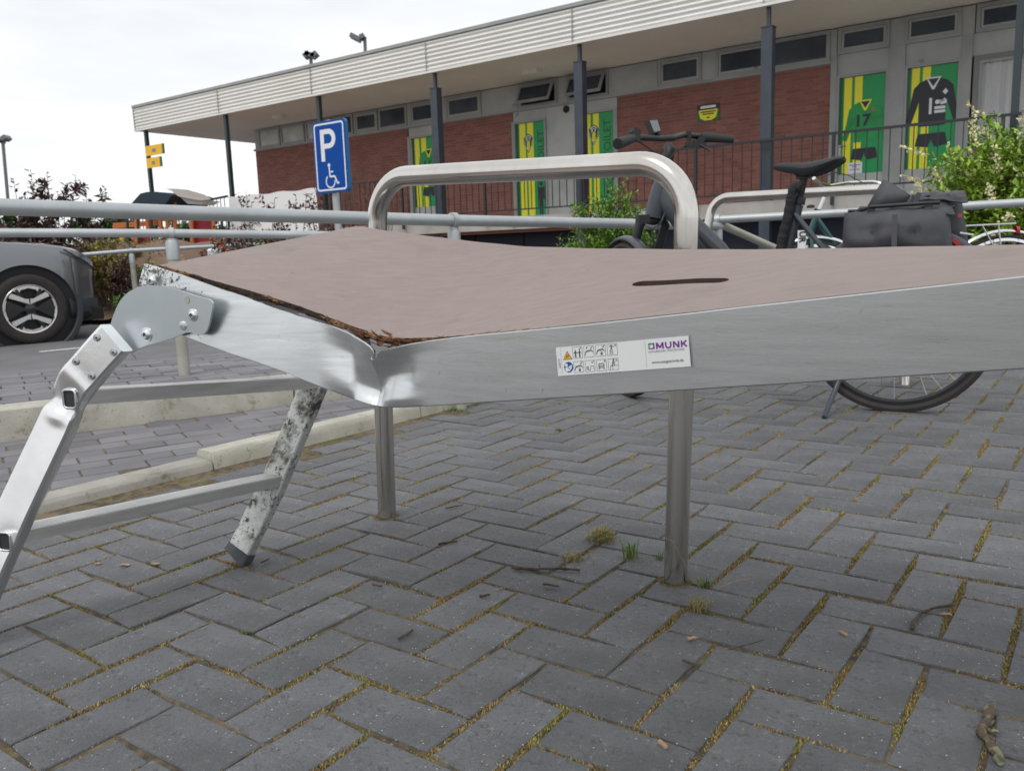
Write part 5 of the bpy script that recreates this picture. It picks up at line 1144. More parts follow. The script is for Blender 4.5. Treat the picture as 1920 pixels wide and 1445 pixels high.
# ================================================================== BICYCLES
def bike_frame(rear, front):
    f = (front-rear); f.z = 0; wb = f.length; f.normalize(); n = Vector((f.y, -f.x, 0)); n = n if n.y < 0 else -n
    return f, n, wb
def wheel_set(par, c, d, R, tw, style, front=False, spokes=True, fender=None):
    """c hub centre, d rolling direction, world coordinates"""
    ax = Vector((0, 0, 1)).cross(d).normalized(); w = empty('wheel', c); w.parent = par; w.location = wm(par).inverted() @ c
    k = R-tw; q = lambda n_, mb, m, s_=50: make(n_, mb, m, w, smooth=s_)
    q('tyre', MB().lathe(c, ax, [(-tw*.55, k), (-tw*.95, k+tw*.5), (-tw*.75, k+tw*1.1), (-tw*.3, R-.001), (0, R), (tw*.3, R-.001), (tw*.75, k+tw*1.1), (tw*.95, k+tw*.5), (tw*.55, k)], 72), 'tyre')
    q('rim', MB().lathe(c, ax, [(-.013, k+.003), (-.014, k-.014), (0, k-.022), (.014, k-.014), (.013, k+.003)], 72), 'bike_black' if style else 'chrome')
    q('hub', MB().lathe(c, ax, [(-.045, 0), (-.045, .022), (-.03, .024), (-.02, .016), (.02, .016), (.03, .024), (.045, .022), (.045, 0)], 16), 'bike_black' if style else 'chrome')
    mb = MB(); u = d; v = Vector((0, 0, 1))
    for i in range(32 if spokes else 0):
        a = math.tau*i/32; b = a+(.55 if i % 4 < 2 else -.55); s = .03 if i % 2 else -.03
        mb.tube([c+(u*math.cos(b)+v*math.sin(b))*.024+ax*s, c+(u*math.cos(a)+v*math.sin(a))*(k-.016)], .0011, 4, caps=False)
    if spokes: q('spokes', mb, 'spoke', 0)['kind'] = 'stuff'
    if fender:
        a0, a1, fw = fender; P = []
        for t in np.linspace(math.radians(a0), math.radians(a1), 30):
            rr = (u*math.cos(t)+v*math.sin(t)); P.append([c+rr*(R+.018)+ax*-fw, c+rr*(R+.032)+ax*-fw*.6, c+rr*(R+.036), c+rr*(R+.032)+ax*fw*.6, c+rr*(R+.018)+ax*fw])
        o = make('mudguard', MB().grid(P), 'bike_frame' if style else 'chrome', par, smooth=60); so = o.modifiers.new('thick', 'SOLIDIFY'); so.thickness = .003
    return w
# --- grey electric bicycle
RB, FB = Vector((1.525, 3.27, 0)), Vector((.54, 3.84, 0)); f, n, wb = bike_frame(RB, FB); R = .35
bk = empty('bicycle', (RB+FB)/2, 0, 'matt grey electric bicycle with black saddle, parked on its kickstand', 'bicycle')
def bpnt(u, v, off=0.): return onplane(u, v, RB+n*off, n)
def bb_(name, mb, m, smooth=60, par=bk): return make(name, mb, m, par, smooth=smooth)
rc = RB+Vector((0, 0, R)); sa_ = math.radians(46); fd = Matrix.Rotation(-sa_, 3, 'Z') @ f; fc = FB+Vector((0, 0, R))
wheel_set(bk, rc, f, R, .026, 1, fender=(38, 200, .03)); wheel_set(bk, fc, fd, R, .026, 1, front=True, fender=(20, 165, .03))
bbk = bpnt(1468, 655); seat_c = bpnt(1500, 368); seat_b = bpnt(1476, 470)
sd2 = (seat_b-seat_c).normalized(); bbk = seat_c+sd2*((seat_c.z-.29)/-sd2.z)
bb_('seat_tube', MB().tube([bpnt(1496, 384), bbk], [.022, .024], 20), 'bike_frame'); bb_('bottom_bracket', MB().lathe(bbk-n*.045, n, [(0, 0), (0, .055), (.09, .055), (.09, 0)], 24), 'bike_black')
hA, hB = bpnt(1246, 326), bpnt(1227, 407)
ht = MB().tube([hA, hA.lerp(hB, .3), hA.lerp(hB, .7), hB], [.031, .040, .045, .043], 20); bb_('head_tube', ht, 'bike_frame')
d0, d1 = bpnt(1256, 385), bpnt(1345, 470); dd = (d1-d0).normalized(); bb_('down_tube', MB().tube([bpnt(1243, 345), bpnt(1252, 375), bpnt(1278, 408), d1, bbk+Vector((0, 0, .03))], [.036, .054, .054, .046, .042], 20, flat=.8, upv=(0, 0, 1)), 'bike_frame')
bb_('battery_cover', MB().tube([bpnt(1290, 415, .012), bpnt(1345, 472, .012), bbk.lerp(d1, .4)+n*.012], [.028, .03, .028], 14), 'bike_black')
bb_('cable_port', MB().lathe(bpnt(1256, 383, .036), n, [(0, .006), (.002, .006), (.002, 0)], 12), 'car_dark')
bb_('headset', MB().tube([hA+(hA-hB).normalized()*.018, hA], [.024, .03], 18), 'bike_black')
ha = (hA-hB).normalized(); side = Vector((0, 0, 1)).cross(fd).normalized(); crown = hB-ha*.015
for s in (-1, 1):
    top_ = crown+side*s*.062; axl = fc+side*s*.055; bb_('fork_leg', MB().tube([crown, crown+side*s*.045+Vector((0, 0, .006)), top_-ha*.02, top_.lerp(axl, .45), axl], [.022, .022, .021, .019, .013], 16), 'bike_black')
bb_('head_lamp', MB().box(at(1205, 411, 3.6), (.05, .04, .035), (side, fd, Vector((0, 0, 1)))), 'bike_black'); bb_('lamp_lens', MB().box(at(1205, 411, 3.6)-fd*-.021, (.042, .004, .026), (side, fd, Vector((0, 0, 1)))), 'lamp_glass')
# stem, display and swept handlebar
st = hA+ha*.10; bb_('stem', MB().tube([hA+ha*.01, hA+ha*.07, st, st+fd*.03+ha*.02], [.026, .024, .024, .022], 16), 'bike_black')
hb = st+fd*.035+ha*.025
HL = [at(u, v, Y) for u, v, Y in ((1158, 269, 3.25), (1178, 263, 3.32), (1200, 258, 3.42), (1240, 260, 3.52), (1262, 259, 3.56), (1282, 253, 3.66), (1310, 256, 3.72), (1335, 258, 3.74))]
bb_('handlebar', MB().tube(fillet(HL, .03, 4), .0125, 14), 'bike_black')
ga, gb_ = at(1316, 257, 3.72), at(1376, 262, 3.70); bb_('grip', MB().tube([ga, ga.lerp(gb_, .08), ga.lerp(gb_, .35), ga.lerp(gb_, .8), gb_], [.017, .023, .0195, .0165, .0155], 18), 'bike_grip')
ga, gb_ = at(1187, 260, 3.34), at(1158, 270, 3.22); bb_('grip', MB().tube([ga, ga.lerp(gb_, .3), ga.lerp(gb_, .9), gb_], [.016, .018, .021, .021], 18), 'bike_grip'); bb_('grip_end', MB().lathe(gb_, (gb_-ga), [(0, .017), (.001, .0165), (.001, 0)], 18), 'bike_black')
for P0, Q0 in (((1183, 250, 3.36), (1196, 256, 3.38)), ((1306, 262, 3.70), (1316, 270, 3.70))): bb_('brake_clamp', MB().bar(at(*P0), at(*Q0), .03, .045), 'bike_black', 0)
bb_('brake_lever', MB().tube([at(1300, 266, 3.7), at(1316, 273, 3.68), at(1331, 283, 3.66)], [.008, .006, .004], 8), 'bike_black'); bb_('brake_lever', MB().tube([at(1182, 250, 3.36), at(1189, 243, 3.36), at(1196, 251, 3.38)], [.008, .007, .005], 8), 'bike_black')
bb_('shifter', MB().box(at(1291, 256, 3.67), (.02, .02, .04)), 'bike_black', 0); bb_('clamp_bracket', MB().bar(at(1286, 272, 3.66), at(1322, 272, 3.7), .02, .02), 'bike_black', 0)
dq = [at(*p) for p in ((1216, 225, 3.50), (1233, 224, 3.52), (1240, 247, 3.50), (1226, 250, 3.48))]; bb_('display', MB().prism(dq, Vector((-.012, .03, -.006))), 'bike_black', 0); bb_('display_screen', MB().add([p+(sum(dq, Vector())/4-p)*.14+Vector((.0, -.0015, .0008)) for p in dq], [(0, 1, 2, 3)]), 'screen', 0)
bb_('display_mount', MB().tube([at(1231, 248, 3.51), at(1236, 262, 3.52)], .013, 10), 'bike_black')
for pts_ in (((1192, 262, 3.38), (1212, 275, 3.45), (1232, 290, 3.55), (1244, 330, 3.6)), ((1300, 268, 3.7), (1270, 282, 3.62), (1252, 300, 3.58), (1250, 330, 3.6)), ((1247, 399, 3.55), (1235, 425, 3.5), (1216, 462, 3.5)), ((1246, 400, 3.55), (1240, 418, 3.5), (1222, 430, 3.5), (1210, 422, 3.52))):
    bb_('cable', MB().tube(fillet([at(*p) for p in pts_], .06, 6), .0028, 6), 'bike_black')
# seat post, saddle
sp1, sp0 = bpnt(1508, 332), bpnt(1496, 384); bb_('seat_post', MB().tube([sp0, sp1], .0155, 16), 'bike_black'); bb_('seat_clamp', MB().lathe(bpnt(1498, 376), sp1-sp0, [(-.015, .026), (.012, .026), (.02, .018)], 18), 'bike_black')
sads = [(1451, 313, .010, .012), (1460, 312, .021, .022), (1485, 313, .032, .030), (1508, 315, .047, .036), (1530, 312, .070, .040), (1552, 305, .084, .034), (1572, 298, .082, .022), (1583, 296, .057, .012)]
rows = []
for u, v, hw_, th_ in sads:
    c = bpnt(u, v); row = []
    for k in range(16):
        t = math.tau*k/16; y = math.cos(t)*hw_; z = math.sin(t); zz = th_*z*(.55 if z > 0 else (1.15 if abs(math.cos(t)) > .55 else .8)); row.append(c+n*y+Vector((0, 0, zz-abs(y)*.10)))
    rows.append(row+[row[0]])
sm = MB().grid(rows); sm.f.append(tuple(range(16))); e = 7*17; sm.f.append(tuple(range(e, e+16))); bb_('saddle', sm, 'bike_grip')
for s in (-1, 1): bb_('saddle_rail', MB().tube([bpnt(1475, 316, s*.02), bpnt(1495, 330, s*.02), bpnt(1515, 331, s*.02), bpnt(1545, 312, s*.03)], .0035, 6), 'bike_black')
bb_('saddle_clamp', MB().box(bpnt(1506, 330), (.05, .04, .022), (f, n, Vector((0, 0, 1)))), 'bike_black', 0)
# stays, chain case, rack, kickstand
for s in (-1, 1):
    bb_('seat_stay', MB().tube([bpnt(1490, 401, s*.025), bpnt(1545, 468, s*.05), rc+n*s*.06], [.011, .010, .009], 10), 'bike_frame'); bb_('chain_stay', MB().tube([bbk+n*s*.03, rc+n*s*.06], [.014, .010], 10), 'bike_frame')
    bb_('rack_strut', MB().tube([rc+n*s*.065, bpnt(1760, 400, s*.06)], .0055, 8), 'bike_black'); bb_('rack_rail', MB().tube([bpnt(1590, 396, s*.06), bpnt(1790, 388, s*.06)], .006, 8), 'bike_black')
bb_('crank', MB().tube([bbk+n*.06, bbk+n*.065+Vector((.1, -.03, -.13))], .009, 8), 'bike_black'); bb_('pedal', MB().box(bbk+n*.10+Vector((.1, -.03, -.135)), (.09, .08, .02), (f, n, Vector((0, 0, 1)))), 'bike_black', 0)
bb_('kickstand', MB().tube([bpnt(1578, 690, .05), bpnt(1572, 716, .055), g(1545, 786)+Vector((0, 0, .008))], [.012, .0105, .0095], 12), 'bike_frame')
bb_('chain_case', MB().prism([bbk+n*.055+Vector((0, 0, .06)), rc+n*.055+Vector((0, 0, .04)), rc+n*.055-Vector((0, 0, .04)), bbk+n*.055-Vector((0, 0, .06))], n*.01), 'bike_black', 0)
bb_('frame_plate', MB().prism([bpnt(1496, 432, .03), bpnt(1511, 432, .03), bpnt(1512, 452, .03), bpnt(1509, 470, .03), bpnt(1496, 470, .03)], n*.004), 'sign_white', 0)
text('lettering', 'UR', .034, 'print_black', bk, frame(bpnt(1504, 444, .0355), Vector((0, 0, -1)), f*-1), .001)
bb_('tail_lamp', MB().box(bpnt(1800, 404), (.012, .05, .014), (f, n, Vector((0, 0, 1)))), 'red_lens', 0)
# quilted chain lock hung from the saddle
lk = empty('chain_lock', bpnt(1480, 470, .07), 0, 'black quilted fabric chain lock hanging beside the seat tube', 'bike lock')
cpts = fillet([bpnt(u, v, .045) for u, v in ((1500, 352), (1489, 348), (1483, 372), (1476, 410), (1466, 450), (1458, 500))], .02, 4); P = []; rs = []
for a, b in zip(cpts, cpts[1:]):
    k = max(1, int((b-a).length/.006))
    for i in range(k): P.append(a.lerp(b, i/k))
for i in range(len(P)): rs.append(.0185+.0012*math.sin(i*1.15)*(1)+random.uniform(-.0006, .0006))
make('chain_cover', MB().tube(P, rs, 14), 'chain_cover', lk, smooth=70)
# panniers: soft bags with roll tops hanging over the rack
def cloth_bag(name, q, depth, m, par, puff=.03, seed=0, nn_=26):
    """q = tl, tr, br, bl of the outer face; bulging outer skin, sides and back"""
    from mathutils import noise
    dn = n; rows = []
    for j in range(nn_+1):
        b = j/nn_; row = []
        for i in range(nn_+1):
            a = i/nn_; p = q[0].lerp(q[1], a).lerp(q[3].lerp(q[2], a), b); e = (math.sin(math.pi*min(1, max(0, a)))**.35)*(math.sin(math.pi*min(1, b*.96+.02))**.35)
            w_ = noise.noise(Vector((a*3.2+seed, b*3.0, seed)))*.020+noise.noise(Vector((a*7+seed, b*5, 3+seed)))*.007
            w_ += -.024*math.exp(-((a-.32)/.03)**2)*math.exp(-((b-.42)/.16)**2)-.020*math.exp(-((a-.72+.2*(b-.4))/.03)**2)*math.exp(-((b-.42)/.16)**2)
            row.append(p+Vector((0, 0, .013*noise.noise(Vector((a*4, b*2, seed*2)))))+dn*(depth*.5*e+puff*(e-.5)+w_*e)-dn*depth*.5*(1-e)*.6)
        rows.append(row)
    front = MB().grid(rows); back = [[p-dn*((p-q[0]).dot(dn)+depth) for p in (r_[0], r_[-1])] for r_ in rows]
    o = len(front.v)
    ring = [rows[0][i] for i in range(nn_+1)]+[rows[j][nn_] for j in range(1, nn_+1)]+[rows[nn_][i] for i in range(nn_-1, -1, -1)]+[rows[j][0] for j in range(nn_-1, 0, -1)]
    rb = [p-dn*((p-q[0]).dot(dn)+depth) for p in ring]; front.grid([ring+ring[:1], rb+rb[:1]]); o = len(front.v); front.v += [tuple(p) for p in rb]; front.a += [.5]*len(rb); front.f.append(tuple(range(o, o+len(rb))))
    return make(name, front, m, par, smooth=70)
pan = empty('pannier_bags', bpnt(1690, 430), 0, 'pair of soft dark grey pannier bags hanging over the rear rack', 'pannier bags')
Q = [bpnt(1580, 400, .13), bpnt(1778, 393, .13), bpnt(1786, 486, .14), bpnt(1574, 492, .14)]
cloth_bag('near_bag', Q, .10, 'fabric', pan, .02, 1.3); Q2 = [bpnt(1642, 372, -.07), bpnt(1800, 362, -.07), bpnt(1818, 474, -.08), bpnt(1650, 476, -.08)]
cloth_bag('far_bag', Q2, .09, 'fabric', pan, .015, 4.1)
Q3 = [bpnt(1612, 388, .05), bpnt(1778, 376, .05), bpnt(1790, 402, .115), bpnt(1590, 408, .12)]; cloth_bag('top_flap', Q3, .03, 'fabric', pan, .012, 7.7)
fl = [[bpnt(u+du, v+dv, o_) for du, dv, o_ in ((0, 0, -.02), (18, 14, .02), (34, 34, .05))] for u, v in ((1634, 378), (1643, 358), (1656, 338), (1672, 340), (1690, 350), (1712, 356), (1734, 361))]
fm = make('folded_flap', MB().add([bpnt(*p) for p in ((1623, 392, .04), (1655, 337, .0), (1664, 339, -.01), (1688, 352, -.03), (1708, 366, -.02), (1700, 378, .03), (1660, 386, .05), (1632, 392, .05))]+[bpnt(1664, 362, .055)], [(i, (i+1) % 8, 8) for i in range(8)]), 'fabric', pan, smooth=70); so = fm.modifiers.new('thick', 'SOLIDIFY'); so.thickness = .012
Q4 = [bpnt(1706, 362, .0), bpnt(1808, 356, .0), bpnt(1814, 378, .05), bpnt(1712, 382, .05)]; cloth_bag('roll_top', Q4, .05, 'fabric', pan, .015, 9.1, 16)
for (a, b, c_, d_), o_ in (((1678, 402, 1676, 482), .222), ((1724, 361, 1716, 380), .06)):
    make('webbing_strap', MB().bar(bpnt(a, b, o_), bpnt(c_, d_, o_-.004), .004, .018, up=tuple(f)), 'fabric_strap', pan)
make('carry_handle', MB().tube(fillet([bpnt(1608, 396, .10), bpnt(1634, 388, .115), bpnt(1736, 381, .11), bpnt(1762, 380, .10)], .03, 4), .0075, 10), 'bike_black', pan, smooth=60)
for u, v in ((1633, 394), (1741, 386)): make('buckle', MB().box(bpnt(u, v, .12), (.03, .012, .010), (f, n, Vector((0, 0, 1)))), 'bike_black', pan)
make('reflector_strip', MB().bar(bpnt(1800, 436, .0), bpnt(1826, 440, .0), .003, .006), 'sign_white', pan)
make('reflector_strip', MB().bar(bpnt(1784, 447, .05), bpnt(1806, 466, .05), .003, .012), 'red_lens', pan)
# --- second bicycle behind: teal frame, silver bars
RB2, FB2 = Vector((2.92, 4.95, 0)), Vector((1.86, 5.10, 0)); f2, n2, wb2 = bike_frame(RB2, FB2)
b2 = empty('bicycle', (RB2+FB2)/2, 0, 'older teal city bicycle with silver handlebar and red tail reflector, behind the grey one', 'bicycle')
def q2(name, mb, m, smooth=60): return make(name, mb, m, b2, smooth=smooth)
def p2(u, v, off=0.): return onplane(u, v, RB2+n2*off, n2)
rc2, fc2 = RB2+Vector((0, 0, .34)), FB2+Vector((0, 0, .34)); wheel_set(b2, rc2, f2, .34, .020, 0, fender=(20, 200, .022)); wheel_set(b2, fc2, f2, .34, .020, 0, fender=(10, 150, .022))
H1, H0 = p2(1533, 400), p2(1518, 440); B2b = (RB2+FB2)/2+Vector((-.02, 0, .28))+(RB2-FB2)*.02; S1_ = p2(1680, 420)
for a, b, r_ in ((H1, H0, .019), (p2(1530, 408), p2(1568, 462), .016), (H0, B2b, .018), (S1_, B2b, .016), (p2(1560, 452), B2b.lerp(S1_, .5), .013)): q2('frame_tube', MB().tube([a, b], r_, 12), 'teal')
for s in (-1, 1): q2('fork_leg', MB().tube([H0, H0+n2*s*.045, fc2+n2*s*.05], .011, 10), 'teal'); q2('stay', MB().tube([S1_, rc2+n2*s*.055], .007, 8), 'teal'); q2('stay', MB().tube([B2b, rc2+n2*s*.055], .008, 8), 'teal')
q2('quill_stem', MB().tube([H1, p2(1546, 370)], .012, 12), 'white_paint'); q2('headset', MB().tube([p2(1531, 404), p2(1535, 393)], .024, 14), 'bike_black')
q2('handlebar', MB().tube(fillet([at(u, v, Y) for u, v, Y in ((1526, 334, 4.85), (1538, 344, 4.9), (1555, 349, 5.0), (1590, 343, 5.2), (1640, 341, 5.35), (1662, 348, 5.3))], .04, 5), .011, 12), 'chrome')
q2('brake_cable', MB().tube(fillet([at(u, v, Y) for u, v, Y in ((1543, 332, 4.9), (1565, 323, 4.95), (1592, 329, 5.0), (1618, 343, 5.1))], .1, 8), .0025, 6), 'bike_black'); q2('bell', MB().lathe(p2(1520, 390), (0, 0, 1), [(0, .024), (.015, .022), (.022, 0)], 14), 'bike_black')
for s in (-1, 1):
    q2('rack_rail', MB().tube([p2(1780, 425, s*.06), p2(1905, 419, s*.06)], .005, 8), 'chrome'); q2('rack_strut', MB().tube([p2(1842, 423, s*.06), p2(1862, 460, s*.06)], .004, 8), 'chrome'); q2('rack_strut', MB().tube([p2(1872, 421, s*.06), rc2+n2*s*.06], .004, 8), 'chrome')
q2('rack_rail', MB().tube([p2(1895, 421, -.06), p2(1906, 417, -.03), p2(1906, 417, .03), p2(1895, 421, .06)], .005, 8), 'chrome')
q2('tail_reflector', MB().lathe(p2(1903, 432), -f2, [(0, .028), (.02, .024), (.024, 0)], 14), 'red_lens'); q2('reflector_bracket', MB().tube([p2(1902, 441), p2(1915, 462)], .014, 8), 'bike_black')
q2('saddle', MB().tube([p2(1640, 385), p2(1670, 380), p2(1705, 376)], [.02, .05, .07], 12, flat=.4, upv=tuple(n2)), 'bike_black')
# ================================================================== PLANTS
def leafy(mb, P, d, L_, w, a, curl=.25, fold=True):
    d = d.normalized(); s = d.cross(Vector((0, 0, 1))); s = s.normalized() if s.length > .01 else Vector((1, 0, 0)); up = s.cross(d)
    m1 = P+d*L_*.5+up*L_*curl*.5; tip = P+d*L_-up*L_*curl*.3
    mb.add([P, m1+s*w*.5-up*w*.1, tip, m1-s*w*.5-up*w*.1], [(0, 1, 2), (0, 2, 3)], a)
def shrub(name, base, height, spread, stems, m, label, cat='shrub', grp=None, ll=.05, lw=.018, dens=30, side=2, flowers=None, lean=.35, upr=.7, m2=None, tips=None, open_=0.0):
    o = empty(name, base, 0, label, cat, grp); lf = MB(); st_ = MB(); fl_ = MB()
    for k in range(stems):
        a = random.uniform(0, math.tau); L_ = height*random.uniform(.62, 1.0); rad = spread*math.sqrt(random.random()); P = Vector(base)+Vector((rad*.35*math.cos(a), rad*.35*math.sin(a), 0)); T = Vector(base)+Vector((rad*math.cos(a), rad*math.sin(a), L_*(1-.35*(rad/spread)**2)))
        if tips and k < len(tips): T = tips[k]; P = Vector((base[0]+(T.x-base[0])*.55, base[1]+(T.y-base[1])*.55, base[2]))
        mid = P.lerp(T, .5)+Vector((random.gauss(0, .04), random.gauss(0, .04), .03)); C_ = [P.lerp(mid, t).lerp(mid.lerp(T, t), t) for t in np.linspace(0, 1, 9)]
        st_.tube(C_, [lerp(.006, .0018, i/8)*(1+height*.3) for i in range(9)], 5)
        subs = [C_]
        for _ in range(side):
            i = random.randrange(3, 8); b = C_[i]; a2 = random.uniform(0, math.tau); E_ = b+Vector((math.cos(a2), math.sin(a2), random.uniform(.2, 1.2))).normalized()*height*random.uniform(.10, .24)
            subs.append([b.lerp(E_, t) for t in (0, .33, .66, 1)]); st_.tube([b, E_], [.003, .0012], 4)
        for S in subs:
            n_ = int(dens*len(S)/9*(1 if len(S) > 5 else 1.3)); ph = random.uniform(0, 6)
            for i in range(n_):
                t = (i+random.random())/n_; 
                if len(S) > 5: t = .18+.82*t
                x = t*(len(S)-1); i0 = min(len(S)-2, int(x)); B_ = S[i0].lerp(S[i0+1], x-i0); ax_ = (S[i0+1]-S[i0]).normalized()
                if random.random() < open_: continue
                aa = ph+i*2.4; u_ = ax_.orthogonal().normalized(); w_ = ax_.cross(u_); dr = (u_*math.cos(aa)+w_*math.sin(aa))+ax_*upr*random.uniform(.5, 1.3)
                leafy(lf, B_, dr, ll*random.uniform(.6, 1.15)*(1.1-.4*t), lw*random.uniform(.8, 1.2), random.random(), random.uniform(-.2, .45))
            if flowers and random.random() < flowers[1]:
                E_ = S[-1]; ax_ = (S[-1]-S[-2]).normalized()
                for i in range(46):
                    h_ = random.random(); rr = .018*(1-h_*.75)*flowers[2]; c = E_+ax_*h_*.075*flowers[2]+Vector((random.gauss(0, rr*.6), random.gauss(0, rr*.6), random.gauss(0, .002))); s = .0042*random.uniform(.7, 1.2)*flowers[2]
                    d_ = Vector((random.gauss(0, 1), random.gauss(0, 1), random.gauss(0, 1))).normalized(); e_ = d_.orthogonal().normalized()*s; g_ = d_.cross(e_); fl_.add([c-e_, c+g_, c+e_, c-g_], [(0, 1, 2, 3)], random.random())
    make('stems', st_, 'bark', o, recalc=False); make('foliage', lf, m, o, recalc=False)
    if fl_.v: make('blossom', fl_, flowers[0], o, recalc=False)
    return o
# flowering privet at the right, green bush in the middle
shrub('privet_bush', Vector((3.52, 5.65, 0)), 1.72, .60, 150, 'leaf_privet', 'bright green privet bush with creamy flower spikes at the right edge', grp=None, ll=.078, lw=.028, dens=46, side=6, flowers=('flower_cream', .17, 2.3), upr=.8)
shrub('green_bush', Vector((1.02, 8.6, 0)), 1.42, .42, 80, 'leaf_green', 'bushy green shrub between the platform and the toilet doors', ll=.075, lw=.022, dens=34, side=4, upr=.8)
shrub('low_bush', Vector((.70, 8.3, 0)), .95, .30, 26, 'leaf_green', 'lower green sprays left of the bushy green shrub', ll=.075, lw=.022, dens=26, side=3)
# purple leaved shrubs on the bank at left: upright shoots
tipsL = [at(u, v, Y) for u, v, Y in ((25, 335, 10.6), (57, 318, 10.8), (88, 324, 10.7), (124, 343, 10.7), (142, 329, 10.9), (162, 358, 10.8), (198, 352, 11.0), (45, 362, 10.6), (108, 360, 10.6), (75, 350, 10.7), (172, 375, 10.8))]
shrub('purple_shrub', Vector((-6.05, 10.8, .1)), 1.35, .75, 60, 'leaf_purple', 'dark purple shrub with upright shoots against the sky, above the car', ll=.12, lw=.042, dens=40, side=4, upr=.55, tips=tipsL)
shrub('olive_shrub', Vector((-6.4, 10.2, .1)), 1.05, .75, 55, 'leaf_olive', 'yellow-olive leaved shrub at the foot of the purple shoots', ll=.07, lw=.03, dens=34, side=3)
shrub('olive_shrub', Vector((-5.15, 10.9, .2)), .95, .50, 45, 'leaf_olive', 'olive and brown leaved shrub right of the car headlight', ll=.07, lw=.03, dens=34, side=3)
shrub('purple_shrub', Vector((-4.75, 10.7, .1)), .75, .40, 26, 'leaf_purple', 'low purple shrub on the bank in front of the car bumper', ll=.07, lw=.028, dens=26, side=3)
shrub('bank_bush', Vector((-4.55, 10.15, .0)), .42, .28, 26, 'leaf_green', 'small green bush at the foot of the bank beside the car bumper', ll=.05, lw=.02, dens=20)
shrub('bank_bush', Vector((-4.7, 10.9, .25)), .50, .28, 22, 'leaf_green', 'green bush halfway up the earth bank', ll=.06, lw=.022, dens=20)
shrub('bank_bush', Vector((-4.2, 12.0, .6)), .30, .22, 22, 'leaf_red', 'small reddish bush on the soil behind the thin rail post', ll=.045, lw=.02, dens=18)
shrub('bank_bush', Vector((-3.6, 12.6, .8)), .35, .45, 34, 'leaf_olive', 'ochre ground shrub on top of the bank', ll=.05, lw=.02, dens=18)
shrub('bank_bush', Vector((-3.35, 11.9, .7)), .42, .35, 34, 'leaf_green', 'light green plant beside the white slab on the bank', ll=.09, lw=.03, dens=18)
# shrubs round the parking sign
tips2 = [at(u, v, Y) for u, v, Y in ((461, 358, 9.0), (472, 378, 9.0), (515, 372, 9.0), (555, 368, 9.2), (575, 362, 9.1), (590, 366, 9.0))]
shrub('purple_shrub', Vector((-2.72, 9.1, 0)), 1.33, .55, 46, 'leaf_purple', 'dark purple shrub left of the parking sign pole, before the white banner', ll=.085, lw=.03, dens=30, side=3, upr=.5, tips=tips2, open_=.1)
shrub('purple_shrub', Vector((-1.72, 9.0, 0)), 1.30, .48, 42, 'leaf_purple', 'dark reddish shrub right of the parking sign pole, before the brick wall', ll=.07, lw=.024, dens=26, side=3, upr=.6)
shrub('sprig_shrub', Vector((-1.75, 9.6, 0)), 2.05, .75, 22, 'leaf_red', 'sparse reddish sprigs rising around the parking sign', ll=.045, lw=.018, dens=14, side=2, upr=.9, open_=.35)
shrub('green_shrub', Vector((-2.35, 8.4, 0)), .98, .30, 26, 'leaf_privet', 'light green leafy shrub under the white banner', ll=.10, lw=.034, dens=22)
shrub('orange_flower', Vector((-2.85, 8.6, 0)), 1.10, .10, 5, 'flower_orange', 'thin plant with orange blossom in front of the banner', 'flower', ll=.05, lw=.03, dens=16)
gc = MB()
for _ in range(2600):
    x, y = random.uniform(-8, -1.6), random.uniform(9.6, 15); P = Vector((x, y, 0))
    if not in_bank(x, y): continue
    from mathutils import noise
    if noise.noise(P*1.3) < .02: continue
    P.z = gz(x, y)
    for k in range(3): leafy(gc, P+Vector((random.gauss(0, .05), random.gauss(0, .05), .01)), Vector((random.gauss(0, 1), random.gauss(0, 1), .8)), random.uniform(.03, .08), .025, random.random())
tag(make('ground_cover', gc, 'leaf_olive', recalc=False), 'patchy olive ground cover on the earth bank', 'ground cover', kind='stuff')
tag(make('white_slab', MB().prism([at(388, 470, 11.3), at(400, 458, 11.6), at(416, 458, 11.6), at(404, 470, 11.3)], (0, .1, -.5)), 'sign_white'), 'slanted white slab end on the bank left of the platform corner', 'slab')
# far tree line behind the playground
tree_pts = [(-16, 34, 2.3), (-13.2, 36, 2.0), (-19, 33, 2.5), (-10.5, 38, 1.8)]
for i, (x, y, h) in enumerate(tree_pts):
    shrub('hedge_bush', Vector((x, y, .9)), h, 1.5, 26, 'leaf_dark', ['round dark green bush far behind the playground, nearest its blue roof', 'dark green bush far away, left of the white banner', 'dark green bush far away behind the purple shoots at left', 'low distant green bush just left of the clubhouse corner'][i], ll=.30, lw=.16, dens=30, side=3)
# ================================================================== PLAYGROUND
pg = empty('playground', at(330, 440, 21), 0, 'orange and red play structure with dark blue and grey curved roofs', 'playground')
def gp(name, mb, m, smooth=0): return make(name, mb, m, pg, smooth=smooth)
def arc_roof(pts, Y, depth, m): 
    a = [at(u, v, Y) for u, v in pts]; gp('roof', MB().grid([a, [p+Vector((.9, depth, 0)) for p in a]]).grid([[p-Vector((0, 0, .05)) for p in a], [p+Vector((.9, depth, -.05)) for p in a]]), m, 60)
gp('roof', MB().prism([at(u, v, 20) for u, v in ((246, 382), (263, 363), (275, 360), (290, 359.5), (310, 362), (322, 366), (315, 376), (306, 386))], (.5, 1.4, 0)), 'play_blue')
a = [at(u, v, 21) for u, v in ((309, 354), (330, 354), (352, 356), (372, 363))]; b = [at(u, v, 20) for u, v in ((334, 368), (352, 372), (375, 376), (397, 374))]
gp('roof', MB().grid([a, [p.lerp(q_, .5)+Vector((0, 0, .04)) for p, q_ in zip(a, b)], b]), 'play_grey', 60)
gp('slide', MB().prism([at(u, v, 20.2) for u, v in ((337, 369), (360, 374), (392, 376), (378, 384), (352, 382))], (.1, .5, 0)), 'play_white')
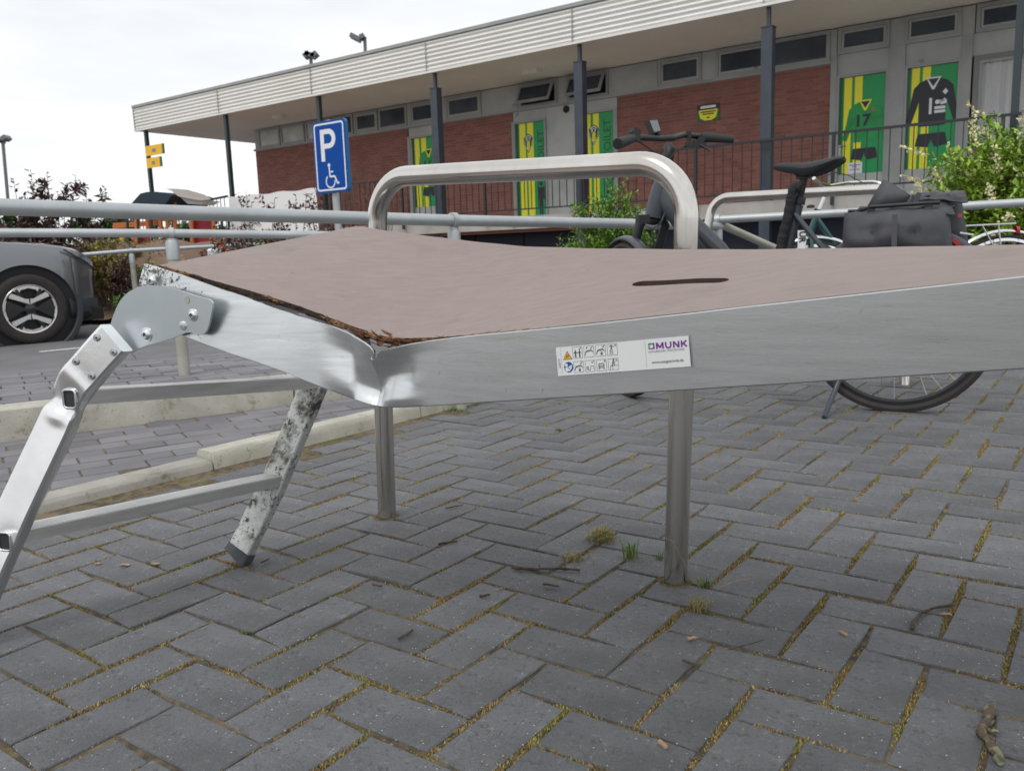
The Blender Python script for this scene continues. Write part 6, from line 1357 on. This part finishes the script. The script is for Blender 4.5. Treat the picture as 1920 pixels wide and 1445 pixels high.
for u, v0, v1, w in ((256, 395, 470, 8), (276, 396, 440, 8), (300, 395, 440, 7), (313, 404, 440, 7), (327, 372, 430, 7), (359, 405, 468, 7), (400, 405, 468, 7), (250, 430, 468, 6)):
    gp('post', MB().tube([at(u, v0, 20.3), at(u+2, v1, 20.3)], w*20.3/1561/2, 12), 'play_orange')
for u0, v0, u1, v1 in ((212, 426, 300, 419), (213, 421, 298, 416), (290, 412, 330, 412), (252, 440, 300, 440)): gp('rail', MB().bar(at(u0, v0, 20.6), at(u1, v1, 20.6), .06, .07), 'play_orange')
gp('panel', MB().prism([at(u, v, 20.4) for u, v in ((362, 412), (397, 412), (397, 466), (362, 466))], (0, .06, 0)), 'play_red'); gp('panel', MB().prism([at(u, v, 20.4) for u, v in ((258, 442), (280, 442), (280, 468), (258, 468))], (0, .06, 0)), 'play_red')
gp('panel', MB().prism([at(u, v, 20.6) for u, v in ((224, 441), (230, 441), (231, 464), (225, 464))], (0, .06, 0)), 'sign_yellow')
gp('mesh_frame', MB().tube([at(334, 415, 20.8), at(352, 398, 20.8), at(357, 430, 20.8)], .02, 8), 'play_white')
gpst = empty('gate_posts', at(245, 440, 17), 0, 'dark thin fence posts in front of the playground', 'fence')
for u in (238, 258, 283, 415, 428): make('post', MB().tube([at(u, 398, 17), at(u+3, 468, 17)], .03, 8), 'rail_black', gpst)
# ================================================================== FLOODLIGHT MASTS
def mast(u, v0, v1, Y, label, heads, r=.11):
    o = empty('floodlight_mast', Vector((at(u, v1, Y).x, Y, 0)), 0, label, 'floodlight', 'floodlight masts of the sports field'); T = at(u, v0, Y); make('mast_pole', MB().tube([Vector((at(u+4, v1, Y).x, Y, 0)), T], r, 10), 'mast', o)
    for x0, y0, x1, y1 in heads: make('floodlight', MB().bar(at(u+x0, v0+y0, Y), at(u+x1, v0+y1, Y), .8*Y/60, .28*Y/60), 'mast', o)
    return o
mast(5, 262, 372, 60, 'tall floodlight mast at the far left edge of the sky', [(-6, 0, 0, 4), (3, 0, 10, -5)])
mast(583, 110, 300, 70, 'floodlight mast with a cluster of lamps above the roof, left of the two', [(-12, -2, -2, -10), (2, -2, 12, -10), (-10, -8, 8, -4)], .14)
mast(684, 70, 300, 62, 'floodlight mast with one long lamp above the roof, right of the two', [(-26, -3, -8, 6), (-8, 2, 0, -2)], .12)
